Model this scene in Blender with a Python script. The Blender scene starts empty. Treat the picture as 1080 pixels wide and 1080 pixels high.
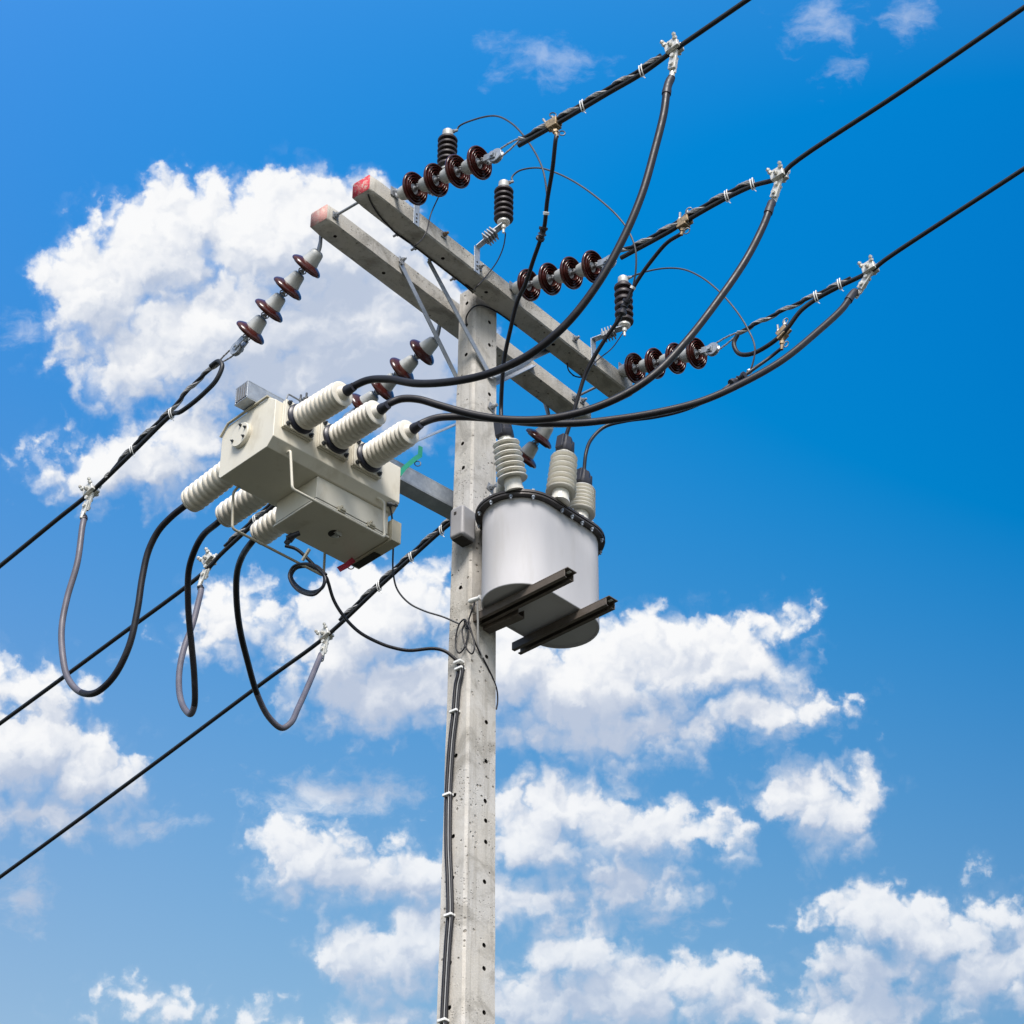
import bpy, bmesh, math, random
from mathutils import Vector, Matrix

# ------------------------------------------------------------------ camera
# World axes: X = along the power line towards the viewer's side, Y = along the
# crossarms, Z = up.  Heights below are measured from the underside of the
# crossarms and shifted up by H0, so that the ground is z = 0.
H0 = 9.05
sc = bpy.context.scene
CC = Vector((5.88549, -6.78419, -7.44745))
CR = Vector((0.77044842, 0.63748354, 0.00489618))
CU = Vector((0.36178878, -0.44354774, 0.81998432))
CF = Vector((-0.5248982, 0.62998424, 0.57236504))
FOC = 2500.0
cam_data = bpy.data.cameras.new("camera")
cam_data.sensor_width = 36.0
cam_data.lens = FOC / 1080.0 * 36.0
cam_data.clip_start = 0.1
cam_data.clip_end = 5000.0
cam = bpy.data.objects.new("camera", cam_data)
sc.collection.objects.link(cam)
m = Matrix((CR, CU, -CF)).transposed().to_4x4()
m.translation = CC + Vector((0, 0, H0))
cam.matrix_world = m
sc.camera = cam

# ------------------------------------------------------------------ exposure
sc.view_settings.view_transform = 'Standard'
sc.view_settings.look = 'None'
sc.view_settings.exposure = 0.75
sc.view_settings.gamma = 1.0

# ------------------------------------------------------------------ sun
SUN = Vector((0.62, -0.78, 0.0)).normalized()
SUN_EL = math.radians(47)
SUND = Vector((SUN.x * math.cos(SUN_EL), SUN.y * math.cos(SUN_EL), math.sin(SUN_EL)))
sd = bpy.data.lights.new("sun", 'SUN')
sd.energy = 3.0
sd.angle = math.radians(24)
sd.color = (1.0, 0.945, 0.89)
sun = bpy.data.objects.new("sun", sd)
sc.collection.objects.link(sun)
sun.rotation_euler = SUND.to_track_quat('Z', 'Y').to_euler()
sun.location = (8, -14, 22)

# ------------------------------------------------------------------ sky
world = bpy.data.worlds.new("World")
sc.world = world
world.use_nodes = True
world.cycles.sampling_method = 'MANUAL'
world.cycles.sample_map_resolution = 256
wn = world.node_tree
wn.nodes.clear()


class NT:
    """tiny helper to write node graphs as expressions"""
    def __init__(s, tree):
        s.t = tree
        s.n = tree.nodes

    def node(s, kind, **kw):
        n = s.n.new(kind)
        for k, v in kw.items():
            setattr(n, k, v)
        return n

    def put(s, sock, v):
        if hasattr(v, 'is_output') or isinstance(v, bpy.types.NodeSocket):
            s.t.links.new(v, sock)
        else:
            sock.default_value = v

    def m(s, op, a, b=None, c=None, clamp=False):
        n = s.n.new('ShaderNodeMath')
        n.operation = op
        n.use_clamp = clamp
        s.put(n.inputs[0], a)
        if b is not None:
            s.put(n.inputs[1], b)
        if c is not None:
            s.put(n.inputs[2], c)
        return n.outputs[0]

    def v(s, op, a, b=None, c=None, scale=None):
        n = s.n.new('ShaderNodeVectorMath')
        n.operation = op
        s.put(n.inputs[0], a)
        if b is not None:
            s.put(n.inputs[1], b)
        if c is not None:
            s.put(n.inputs[2], c)
        if scale is not None:
            s.put(n.inputs['Scale'], scale)
        return n.outputs['Value'] if op in ('DOT_PRODUCT', 'LENGTH') else n.outputs['Vector']

    def xyz(s, x, y, z=0.0):
        n = s.n.new('ShaderNodeCombineXYZ')
        s.put(n.inputs[0], x)
        s.put(n.inputs[1], y)
        s.put(n.inputs[2], z)
        return n.outputs[0]

    def sep(s, a):
        n = s.n.new('ShaderNodeSeparateXYZ')
        s.put(n.inputs[0], a)
        return n.outputs

    def noise(s, vec, scale, detail=5.0, rough=0.55, lac=2.0, dist=0.0, out='Fac', dims='3D'):
        n = s.n.new('ShaderNodeTexNoise')
        n.noise_dimensions = dims
        s.put(n.inputs['Vector'], vec)
        n.inputs['Scale'].default_value = scale
        n.inputs['Detail'].default_value = detail
        n.inputs['Roughness'].default_value = rough
        n.inputs['Lacunarity'].default_value = lac
        n.inputs['Distortion'].default_value = dist
        return n.outputs[out]

    def ramp(s, fac, lo, hi, smooth=True, a=0.0, b=1.0):
        n = s.n.new('ShaderNodeMapRange')
        n.interpolation_type = 'SMOOTHSTEP' if smooth else 'LINEAR'
        s.put(n.inputs['Value'], fac)
        s.put(n.inputs['From Min'], lo)
        s.put(n.inputs['From Max'], hi)
        s.put(n.inputs['To Min'], a)
        s.put(n.inputs['To Max'], b)
        return n.outputs['Result']

    def mix(s, fac, a, b, blend='MIX'):
        n = s.n.new('ShaderNodeMix')
        n.data_type = 'RGBA'
        n.blend_type = blend
        s.put(n.inputs[0], fac)
        s.put(n.inputs[6], a)
        s.put(n.inputs[7], b)
        return n.outputs[2]


g = NT(wn)
tc = g.node('ShaderNodeTexCoord')
D = tc.outputs['Generated']
# tangent-plane coordinates of a direction about a fixed point of the sky
ca = g.v('DOT_PRODUCT', D, tuple(CR))
cb = g.v('DOT_PRODUCT', D, tuple(CU))
cf = g.v('DOT_PRODUCT', D, tuple(CF))
uu = g.m('MULTIPLY', g.m('DIVIDE', ca, cf), 25.0)
vv = g.m('MULTIPLY', g.m('DIVIDE', cb, cf), 25.0)
P = g.xyz(uu, vv, 0.0)

# cloud banks: centre x, centre y, half-width, half-height (hundredths of the sky patch)
CL = [
 (105, 310, 62, 62), (165, 262, 78, 60), (212, 225, 45, 38), (290, 255, 90, 68), (352, 262, 80, 70), (250, 350, 150, 60),
 (400, 350, 110, 95), (150, 372, 85, 48), (440, 415, 60, 55), (320, 400, 130, 50),
 (105, 490, 50, 28), (165, 492, 48, 34), (190, 455, 60, 30),
 (248, 648, 40, 34), (225, 670, 25, 16),
 (385, 655, 72, 55), (430, 630, 45, 28), (345, 695, 52, 45), (410, 730, 95, 42), (530, 700, 80, 60),
 (610, 725, 90, 55), (690, 700, 75, 45), (770, 700, 62, 42), (822, 658, 28, 24), (800, 752, 66, 24), (640, 772, 110, 26),
 (25, 785, 62, 58), (88, 812, 54, 42), (20, 728, 55, 22), (45, 858, 62, 22),
 (318, 905, 42, 34), (375, 925, 62, 28), (440, 930, 48, 34), 
 (600, 850, 66, 32), (660, 875, 76, 34), (740, 878, 42, 20), (665, 932, 50, 28), (560, 885, 50, 40), (550, 945, 45, 26),
 (400, 1015, 55, 36), (450, 995, 42, 40),
 (605, 1000, 48, 38), (650, 1050, 92, 36), (560, 1060, 50, 40),
 (745, 1035, 44, 28), (800, 1065, 60, 22),
 (848, 852, 46, 30), (888, 862, 34, 32), (918, 824, 11, 13),
 (928, 970, 55, 32), (980, 988, 66, 32), (1050, 955, 26, 22), (1045, 1030, 58, 38), (935, 1022, 76, 26), (890, 1062, 110, 26),
 (1078, 1005, 26, 40),
 (152, 1060, 25, 9), (848, 850, 40, 30), (395, 1080, 34, 8), (310, 1080, 24, 6),
]
# thin wisps that never turn solid white: the last number thins them
WI = [(580, 62, 38, 16, .55), (872, 20, 34, 22, .5), (965, 18, 17, 20, .5), (890, 79, 9, 7, .4), (24, 946, 22, 30, .35),
      (350, 838, 66, 22, .35), (450, 625, 22, 16, .4), (158, 870, 22, 12, .6), (20, 350, 20, 12, .7), (380, 1040, 20, 10, .5),
      (700, 965, 30, 12, .6), (830, 770, 30, 10, .6), (545, 1030, 20, 12, .5), (250, 620, 20, 10, .4)]

warp = g.noise(P, 0.9, 4.0, 0.55, out='Color', dims='2D')
warp2 = g.noise(P, 3.4, 4.0, 0.6, out='Color', dims='2D')
wv = g.v('ADD', g.v('SCALE', g.v('SUBTRACT', warp, (.5, .5, .5)), scale=0.42),
         g.v('SCALE', g.v('SUBTRACT', warp2, (.5, .5, .5)), scale=0.08))
PW = g.v('MULTIPLY', g.v('ADD', P, wv), (1, 1, 0))


def field(p, items):
    acc = None
    for e in items:
        cx, cy, rx, ry = e[:4]
        X, Y = (cx - 540) / 100.0, (540 - cy) / 100.0
        rx, ry = rx / 100.0, ry / 100.0
        q = g.v('MULTIPLY_ADD', p, (1 / rx, 1 / ry, 0), (-X / rx, -Y / ry, 0))
        k = min(rx, ry)
        f = g.m('MULTIPLY_ADD', g.v('LENGTH', q), k, -k)
        if acc is None:
            acc = f
        else:
            n = g.n.new('ShaderNodeMath')
            n.operation = 'SMOOTH_MIN'
            g.put(n.inputs[0], acc)
            g.put(n.inputs[1], f)
            n.inputs[2].default_value = 0.10
            acc = n.outputs[0]
    return acc


f0 = g.m('SUBTRACT', field(PW, CL), 0.055)
f1 = g.m('SUBTRACT', field(g.v('ADD', PW, (-0.12, 0.36, 0)), CL), 0.055)
fw_ = field(PW, WI)
fs_ = field(PW, [(400, 385, 150, 105), (330, 425, 110, 50), (400, 742, 105, 42), (590, 772, 150, 32), (60, 850, 95, 34), (650, 945, 60, 22), (600, 1062, 80, 26), (930, 1042, 95, 24),
                 (390, 1035, 70, 20), (370, 942, 80, 12), (170, 520, 60, 18), (850, 882, 40, 14)])
fine = g.noise(PW, 2.0, 8.0, 0.56, dims='2D')
SO = g.v('ADD', PW, (-0.08, 0.12, 0))
fineS = g.noise(SO, 2.0, 8.0, 0.56, dims='2D')


def puffs(p, scale, jit):
    n = g.node('ShaderNodeTexVoronoi')
    n.feature = 'SMOOTH_F1'
    n.voronoi_dimensions = '2D'
    g.put(n.inputs['Vector'], g.v('ADD', p, g.v('SCALE', warp2, scale=jit)))
    n.inputs['Scale'].default_value = scale
    n.inputs['Smoothness'].default_value = 0.35
    return n.outputs['Distance']


pA, pAS = puffs(PW, 2.6, 0.45), puffs(SO, 2.6, 0.45)
pB, pBS = puffs(PW, 6.5, 0.25), puffs(g.v('ADD', PW, (-0.035, 0.05, 0)), 6.5, 0.25)
dens = g.m('ADD', g.m('ADD', f0, g.m('MULTIPLY', g.m('SUBTRACT', fine, 0.5), 0.33)),
           g.m('ADD', g.m('MULTIPLY', g.m('SUBTRACT', pA, 0.40), 0.40), g.m('MULTIPLY', g.m('SUBTRACT', pB, 0.40), 0.16)))
# crisp on top, ragged and thin below
below = g.ramp(g.m('SUBTRACT', f1, f0), 0.18, -0.22)
edge_hi = g.m('MULTIPLY_ADD', below, 0.08, 0.12)
edge_lo = g.m('MULTIPLY_ADD', below, -0.22, -0.15)
alpha = g.ramp(dens, edge_hi, edge_lo)
veil = g.m('MULTIPLY', g.ramp(dens, 0.22, -0.05), 0.08)
wn_ = g.noise(g.v('MULTIPLY', PW, (1.0, 1.5, 1)), 2.6, 6.0, 0.62)
wisp = g.m('MULTIPLY', g.ramp(g.m('ADD', fw_, g.m('MULTIPLY', g.m('SUBTRACT', wn_, 0.5), 0.9)), 0.14, -0.30), g.ramp(vv, 3.0, 0.0, a=0.36, b=0.80))
alpha = g.m('MULTIPLY', alpha, g.ramp(vv, -1.5, -5.2, a=1.0, b=0.86))
alpha = g.m('MAXIMUM', alpha, g.m('MAXIMUM', veil, wisp))
# lit tops, grey undersides
relief = g.m('SUBTRACT', fine, fineS)
pr_ = g.m('ADD', g.m('MULTIPLY', g.m('SUBTRACT', pAS, pA), 0.42), g.m('MULTIPLY', g.m('SUBTRACT', pBS, pB), 0.20))
soft = g.noise(PW, 0.9, 4.0, 0.5, dims='2D')
lit = g.m('ADD', g.m('SUBTRACT', f1, f0), g.m('ADD', g.m('MULTIPLY', relief, -0.40), pr_))
lit = g.m('ADD', lit, g.m('MULTIPLY', g.m('SUBTRACT', soft, 0.5), 0.36))
lit = g.m('ADD', lit, g.m('MULTIPLY', g.ramp(dens, -0.05, -0.8), -0.10))
lit = g.m('SUBTRACT', lit, g.m('MULTIPLY', g.ramp(fs_, 0.25, -0.35), 0.34))
lit = g.m('SUBTRACT', lit, g.ramp(vv, -1.0, -4.0, a=0.0, b=0.08))
litf = g.ramp(lit, -0.46, 0.40)
cloud_col = g.mix(litf, (0.50, 0.575, 0.72, 1), (0.955, 0.96, 0.97, 1))

sky = g.node('ShaderNodeTexSky')
sky.sky_type = 'NISHITA'
sky.sun_disc = False
sky.sun_elevation = SUN_EL
sky.sun_rotation = math.atan2(SUN.x, SUN.y)
sky.altitude = 100
sky.air_density = 1.0
sky.dust_density = 1.0
sky.ozone_density = 1.5
SKY_STRENGTH = 0.12
EXPO = 2.0 ** sc.view_settings.exposure
# the blue of the open sky over this bearing: paler to the left and low down, deep to the right
us = g.m('MINIMUM', g.m('MAXIMUM', uu, -7.0), 7.0)
vs_ = g.m('MINIMUM', g.m('MAXIMUM', vv, -7.0), 7.0)
PC = [(0.0320, 0.2728, 0.66506), (-0.00745, -0.00843, -0.01121), (-0.01846, -0.01599, 0.00362),
      (0.00028, -0.00047, -0.00075), (0.00068, 0.00032, -0.00062), (0.00328, 0.003, 0.00172)]
one = g.v('MULTIPLY', g.xyz(us, us, us), PC[1])
acc = g.v('ADD', one, PC[0])
acc = g.v('MULTIPLY_ADD', g.xyz(vs_, vs_, vs_), PC[2], acc)
for e, cfs in ((g.m('MULTIPLY', us, us), PC[3]), (g.m('MULTIPLY', us, vs_), PC[4]), (g.m('MULTIPLY', vs_, vs_), PC[5])):
    acc = g.v('MULTIPLY_ADD', g.xyz(e, e, e), cfs, acc)
acc = g.v('MAXIMUM', acc, (0.0005, 0.02, 0.05))
front = g.ramp(cf, 0.45, 0.75)
k_ = 1.0 / (SKY_STRENGTH * EXPO)
cl10 = g.v('SCALE', cloud_col, scale=k_)
blue = g.v('SCALE', acc, scale=k_)
# the rest of the sky dome: clear sky with scattered bright cloud
dz = g.m('MAXIMUM', g.sep(D)[2], 0.06)
pd = g.v('DIVIDE', D, g.xyz(dz, dz, dz))
gn = g.noise(g.v('MULTIPLY', pd, (1, 1, 0)), 1.1, 7.0, 0.6)
ga = g.m('MULTIPLY', g.ramp(gn, 0.44, 0.60), g.ramp(g.sep(D)[2], 0.0, 0.08))
rest = g.mix(g.m('MULTIPLY', ga, 0.85), sky.outputs[0], g.v('SCALE', g.mix(g.ramp(gn, 0.75, 0.5), (0.55, 0.60, 0.70, 1), (0.98, 0.98, 0.98, 1)), scale=k_))
fin = g.mix(front, rest, g.mix(alpha, blue, cl10))
bg = g.node('ShaderNodeBackground')
g.put(bg.inputs['Color'], fin)
bg.inputs['Strength'].default_value = SKY_STRENGTH
wo = g.node('ShaderNodeOutputWorld')
wn.links.new(bg.outputs[0], wo.inputs[0])

# ------------------------------------------------------------------ geometry helpers
random.seed(7)
COL = sc.collection
WF = (Vector((0, 0, 0)), (Vector((1, 0, 0)), Vector((0, 1, 0)), Vector((0, 0, 1))))


def frame(o, yaw):
    c, s = math.cos(yaw), math.sin(yaw)
    return (Vector(o), (Vector((c, -s, 0)), Vector((s, c, 0)), Vector((0, 0, 1))))


def fw(fr, x, y, z):
    return fr[0] + fr[1][0] * x + fr[1][1] * y + fr[1][2] * z


def at(px, py, x=None, y=None, z=None, fr=WF, world=True):
    """a surveyed point: where the sight line (px, py) meets a known upright or level plane"""
    d = CF + CR * ((px - 540) / FOC) - CU * ((py - 540) / FOC)
    for n, v in zip(fr[1], (x, y, z)):
        if v is not None:
            P = CC + d * ((v - (CC - fr[0]).dot(n)) / d.dot(n))
            if world:
                return P
            q = P - fr[0]
            return Vector((q.dot(fr[1][0]), q.dot(fr[1][1]), q.dot(fr[1][2])))


def spline(pts, n=8):
    P = [Vector(p) for p in pts]
    if len(P) < 3:
        return [P[0].lerp(P[-1], i / n) for i in range(n + 1)]
    E = [P[0] * 2 - P[1]] + P + [P[-1] * 2 - P[-2]]
    out = []
    for i in range(1, len(E) - 2):
        p0, p1, p2, p3 = E[i - 1:i + 3]
        # centripetal parametrisation: no loops or overshoot
        t0 = 0.0
        t1 = t0 + max(1e-4, (p1 - p0).length) ** .5
        t2 = t1 + max(1e-4, (p2 - p1).length) ** .5
        t3 = t2 + max(1e-4, (p3 - p2).length) ** .5
        for k in range(n):
            t = t1 + (t2 - t1) * k / n
            a1 = p0 * ((t1 - t) / (t1 - t0)) + p1 * ((t - t0) / (t1 - t0))
            a2 = p1 * ((t2 - t) / (t2 - t1)) + p2 * ((t - t1) / (t2 - t1))
            a3 = p2 * ((t3 - t) / (t3 - t2)) + p3 * ((t - t2) / (t3 - t2))
            b1 = a1 * ((t2 - t) / (t2 - t0)) + a2 * ((t - t0) / (t2 - t0))
            b2 = a2 * ((t3 - t) / (t3 - t1)) + a3 * ((t - t1) / (t3 - t1))
            out.append(b1 * ((t2 - t) / (t2 - t1)) + b2 * ((t - t1) / (t2 - t1)))
    out.append(P[-1].copy())
    return out


def perp(d):
    d = d.normalized()
    a = Vector((0, 0, 1)) if abs(d.z) < 0.9 else Vector((1, 0, 0))
    u = d.cross(a).normalized()
    return u, d.cross(u).normalized()


class MB:
    def __init__(s):
        s.v = []
        s.f = []
        s.mi = []

    def add(s, vs, fs, mi=0):
        o = len(s.v)
        s.v += [Vector(v) for v in vs]
        for f in fs:
            s.f.append([i + o for i in f])
            s.mi.append(mi)
        return s

    def box(s, fr, x0, x1, y0, y1, z0, z1, mi=0):
        vs = [fw(fr, x, y, z) for x in (x0, x1) for y in (y0, y1) for z in (z0, z1)]
        fs = [(0, 1, 3, 2), (4, 6, 7, 5), (0, 4, 5, 1), (2, 3, 7, 6), (0, 2, 6, 4), (1, 5, 7, 3)]
        return s.add(vs, fs, mi)

    def bar(s, a, b, w, h, up=None, mi=0):
        """a straight bar of section w x h from a to b; h is measured along `up`"""
        a, b = Vector(a), Vector(b)
        d = (b - a).normalized()
        up = Vector(up) if up is not None else Vector((0, 0, 1))
        u = d.cross(up).normalized()
        v = u.cross(d).normalized()
        vs = []
        for p in (a, b):
            for sx, sy in ((-1, -1), (1, -1), (1, 1), (-1, 1)):
                vs.append(p + u * (sx * w / 2) + v * (sy * h / 2))
        fs = [(3, 2, 1, 0), (4, 5, 6, 7)] + [(i, (i + 1) % 4, 4 + (i + 1) % 4, 4 + i) for i in range(4)]
        return s.add(vs, fs, mi)

    def tube(s, pts, r, seg=10, mi=0, cap=True, rf=None):
        P = [Vector(p) for p in pts]
        n = len(P)
        T = []
        for i in range(n):
            t = P[min(i + 1, n - 1)] - P[max(i - 1, 0)]
            T.append(t.normalized() if t.length > 1e-9 else Vector((0, 0, 1)))
        u, w = perp(T[0])
        vs = []
        for i in range(n):
            u = (u - T[i] * u.dot(T[i])).normalized()
            w = T[i].cross(u)
            rr = rf(i / (n - 1)) if rf else r
            for k in range(seg):
                a = 2 * math.pi * k / seg
                vs.append(P[i] + (u * math.cos(a) + w * math.sin(a)) * rr)
        fs = []
        for i in range(n - 1):
            for k in range(seg):
                k2 = (k + 1) % seg
                fs.append((i * seg + k, i * seg + k2, (i + 1) * seg + k2, (i + 1) * seg + k))
        if cap:
            fs.append(tuple(range(seg))[::-1])
            fs.append(tuple((n - 1) * seg + k for k in range(seg)))
        return s.add(vs, fs, mi)

    def lathe(s, o, d, prof, seg=28, mi=0, close=True):
        """prof: list of (distance along d, radius)"""
        o = Vector(o)
        d = Vector(d).normalized()
        u, w = perp(d)
        vs = []
        for t, r in prof:
            for k in range(seg):
                a = 2 * math.pi * k / seg
                vs.append(o + d * t + (u * math.cos(a) + w * math.sin(a)) * max(r, 1e-5))
        n = len(prof)
        fs = []
        for i in range(n - 1):
            for k in range(seg):
                k2 = (k + 1) % seg
                fs.append((i * seg + k, i * seg + k2, (i + 1) * seg + k2, (i + 1) * seg + k))
        if close:
            fs.append(tuple(range(seg))[::-1])
            fs.append(tuple((n - 1) * seg + k for k in range(seg)))
        return s.add(vs, fs, mi)

    def prism(s, poly, d, mi=0):
        """extrude a planar polygon (list of points) by vector d"""
        d = Vector(d)
        n = len(poly)
        vs = [Vector(p) for p in poly] + [Vector(p) + d for p in poly]
        fs = [tuple(range(n))[::-1], tuple(range(n, 2 * n))] + [(i, (i + 1) % n, n + (i + 1) % n, n + i) for i in range(n)]
        return s.add(vs, fs, mi)

    def hexnut(s, o, d, r, h, mi=0):
        return s.lathe(o, d, [(0, r), (h, r)], seg=6, mi=mi)

    def build(s, name, mats, root=None, bevel=0.0, smooth=40, base=None):
        me = bpy.data.meshes.new(name)
        off = Vector((0, 0, 0))
        top = root
        if root is not None:
            while top.parent is not None:
                top = top.parent
            off = Vector(top.location)
        elif base is not None:
            off = Vector(base) + Vector((0, 0, H0))
        me.from_pydata([tuple(v + Vector((0, 0, H0)) - off) for v in s.v], [], s.f)
        for mt in (mats if isinstance(mats, (list, tuple)) else [mats]):
            me.materials.append(mt)
        me.polygons.foreach_set('material_index', s.mi)
        bm = bmesh.new()
        bm.from_mesh(me)
        bmesh.ops.recalc_face_normals(bm, faces=bm.faces)
        bm.to_mesh(me)
        bm.free()
        if smooth:
            me.polygons.foreach_set('use_smooth', [True] * len(me.polygons))
            me.set_sharp_from_angle(angle=math.radians(smooth))
        o = bpy.data.objects.new(name, me)
        COL.objects.link(o)
        if root is not None:
            o.parent = root
        else:
            o.location = off
        if bevel:
            b = o.modifiers.new('bevel', 'BEVEL')
            b.width = bevel
            b.segments = 2
            b.limit_method = 'ANGLE'
            b.angle_limit = math.radians(35)
            b.harden_normals = True
        return o


def tag(o, label, cat, group=None, kind=None):
    o['label'] = label
    o['category'] = cat
    if group:
        o['group'] = group
    if kind:
        o['kind'] = kind
    return o


def thing(name, loc, label, cat, group=None):
    o = bpy.data.objects.new(name, None)
    COL.objects.link(o)
    o.location = Vector(loc) + Vector((0, 0, H0))
    o.empty_display_size = 0.1
    return tag(o, label, cat, group)


# ------------------------------------------------------------------ materials
def mat(name, base, rough=0.5, metal=0.0, var=0.08, vscale=6.0, bump=0.0, bscale=60.0, dirt=None, dirt_amt=0.0,
        dscale=5.0, spec=0.5, coat=0.0, extra=None, stretch=(1, 1, 1)):
    mt = bpy.data.materials.new(name)
    mt.use_nodes = True
    t = mt.node_tree
    h = NT(t)
    b = t.nodes['Principled BSDF']
    co = h.node('ShaderNodeTexCoord').outputs['Object']
    co = h.v('MULTIPLY', co, stretch)
    n1 = h.noise(co, vscale, 6.0, 0.6)
    lo = tuple(max(0, c * (1 - var)) for c in base) + (1,)
    hi = tuple(min(1, c * (1 + var)) for c in base) + (1,)
    colr = h.mix(h.ramp(n1, 0.3, 0.7), lo, hi)
    if dirt is not None:
        n2 = h.noise(co, dscale, 8.0, 0.65)
        colr = h.mix(h.m('MULTIPLY', h.ramp(n2, 0.52, 0.72), dirt_amt), colr, tuple(dirt) + (1,))
    if extra:
        colr = extra(h, co, colr)
    h.put(b.inputs['Base Color'], colr)
    rr = h.ramp(h.noise(co, vscale * 2.3, 4.0, 0.6), 0.3, 0.7, a=max(0.02, rough * 0.82), b=min(1, rough * 1.15))
    h.put(b.inputs['Roughness'], rr)
    b.inputs['Metallic'].default_value = metal
    b.inputs['Specular IOR Level'].default_value = spec
    b.inputs['Coat Weight'].default_value = coat
    if bump:
        bp = h.node('ShaderNodeBump')
        bp.inputs['Strength'].default_value = bump
        bp.inputs['Distance'].default_value = 0.004
        h.put(bp.inputs['Height'], h.noise(co, bscale, 5.0, 0.6))
        h.put(b.inputs['Normal'], bp.outputs[0])
    return mt


def concrete(name, base, pits=True, warm=0.5):
    mt = bpy.data.materials.new(name)
    mt.use_nodes = True
    t = mt.node_tree
    h = NT(t)
    b = t.nodes['Principled BSDF']
    co = h.node('ShaderNodeTexCoord').outputs['Object']
    big = h.noise(co, 2.2, 6.0, 0.6)
    med = h.noise(h.v('MULTIPLY', co, (1, 1, .45)), 11.0, 8.0, 0.7)
    fin = h.noise(co, 130.0, 4.0, 0.7)
    blot = h.noise(co, 5.5, 9.0, 0.68, dist=0.6)
    B = tuple(base) + (1,)
    W = (base[0] * 1.13, base[1] * 1.06, base[2] * 0.93, 1)
    c = h.mix(h.m('MULTIPLY', h.ramp(big, 0.4, 0.62), warm), B, W)
    c = h.mix(h.m('MULTIPLY', h.ramp(med, 0.5, 0.72), 0.62), c, (base[0] * .62, base[1] * .6, base[2] * .57, 1))
    c = h.mix(h.m('MULTIPLY', h.ramp(med, 0.47, 0.3), 0.35), c, (min(1, base[0] * 1.3), min(1, base[1] * 1.3), min(1, base[2] * 1.3), 1))
    c = h.mix(h.ramp(fin, 0.25, 0.75, a=0.25, b=0.0), c, (base[0] * .55, base[1] * .53, base[2] * .5, 1))
    # vertical rain streaks
    st = h.noise(h.v('MULTIPLY', co, (34, 34, 1.3)), 1.0, 4.0, 0.6)
    c = h.mix(h.m('MULTIPLY', h.ramp(st, 0.52, 0.70), 0.42), c, (base[0] * .5, base[1] * .47, base[2] * .42, 1))
    c = h.mix(h.m('MULTIPLY', h.ramp(blot, 0.49, 0.64), 0.75), c, (base[0] * .52, base[1] * .505, base[2] * .475, 1))
    c = h.mix(h.m('MULTIPLY', h.ramp(blot, 0.45, 0.32), 0.35), c, (min(1, base[0] * 1.22), min(1, base[1] * 1.23), min(1, base[2] * 1.26), 1))
    hgt = h.m('MULTIPLY', fin, 0.35)
    if pits:
        vo = h.node('ShaderNodeTexVoronoi')
        h.put(vo.inputs['Vector'], h.v('ADD', co, h.v('SCALE', h.noise(co, 40, 2.0, 0.5, out='Color'), scale=0.012)))
        vo.inputs['Scale'].default_value = 34.0
        keep = h.ramp(h.sep(vo.outputs['Color'])[0], 0.66, 0.68)
        zone = h.ramp(h.noise(co, 2.6, 4.0, 0.6), 0.43, 0.56)
        pit = h.m('MULTIPLY', h.m('MULTIPLY', h.ramp(vo.outputs['Distance'], 0.26, 0.14), keep), zone)
        v2 = h.node('ShaderNodeTexVoronoi')
        h.put(v2.inputs['Vector'], co)
        v2.inputs['Scale'].default_value = 95.0
        k2 = h.m('MULTIPLY', h.ramp(h.sep(v2.outputs['Color'])[1], 0.72, 0.74), h.ramp(h.noise(co, 5.0, 4.0, 0.6), 0.48, 0.60))
        pit2 = h.m('MULTIPLY', h.ramp(v2.outputs['Distance'], 0.36, 0.20), k2)
        pit = h.m('MAXIMUM', pit, h.m('MULTIPLY', pit2, 0.8))
        c = h.mix(h.m('MULTIPLY', pit, 0.75), c, (base[0] * .25, base[1] * .22, base[2] * .18, 1))
        hgt = h.m('SUBTRACT', hgt, h.m('MULTIPLY', pit, 1.3))
    hgt = h.m('ADD', hgt, h.m('MULTIPLY', med, 0.8))
    h.put(b.inputs['Base Color'], c)
    b.inputs['Roughness'].default_value = 0.88
    b.inputs['Specular IOR Level'].default_value = 0.25
    bp = h.node('ShaderNodeBump')
    bp.inputs['Strength'].default_value = 0.75
    bp.inputs['Distance'].default_value = 0.006
    h.put(bp.inputs['Height'], hgt)
    h.put(b.inputs['Normal'], bp.outputs[0])
    return mt


def red_paint(name, strength):
    """flaked red paint brushed over the concrete end of an arm"""
    mt = concrete(name, (0.50, 0.48, 0.425))
    h = NT(mt.node_tree)
    b = mt.node_tree.nodes['Principled BSDF']
    old = b.inputs['Base Color'].links[0].from_socket
    co = h.node('ShaderNodeTexCoord').outputs['Object']
    n = h.m('ADD', h.m('MULTIPLY', h.noise(co, 26.0, 8.0, 0.8), 0.6), h.m('MULTIPLY', h.noise(co, 90.0, 4.0, 0.8), 0.4))
    c = h.mix(h.ramp(n, 0.55 + strength * .05, 0.44 + strength * .05, a=0.14, b=strength), old, (0.50, 0.055, 0.075, 1))
    h.put(b.inputs['Base Color'], c)
    return mt


def galv(name, base=(0.42, 0.455, 0.49), rough=0.42, metal=0.55):
    def ex(h, co, c):
        vo = h.node('ShaderNodeTexVoronoi')
        h.put(vo.inputs['Vector'], co)
        vo.inputs['Scale'].default_value = 70.0
        k = h.sep(vo.outputs['Color'])[0]
        return h.mix(h.m('MULTIPLY', k, 0.38), c, (base[0] * .55, base[1] * .6, base[2] * .68, 1))
    return mat(name, base, rough, metal, var=0.12, vscale=12, bump=0.12, bscale=90, extra=ex,
               dirt=(0.30, 0.28, 0.25), dirt_amt=0.35, dscale=7)


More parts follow.
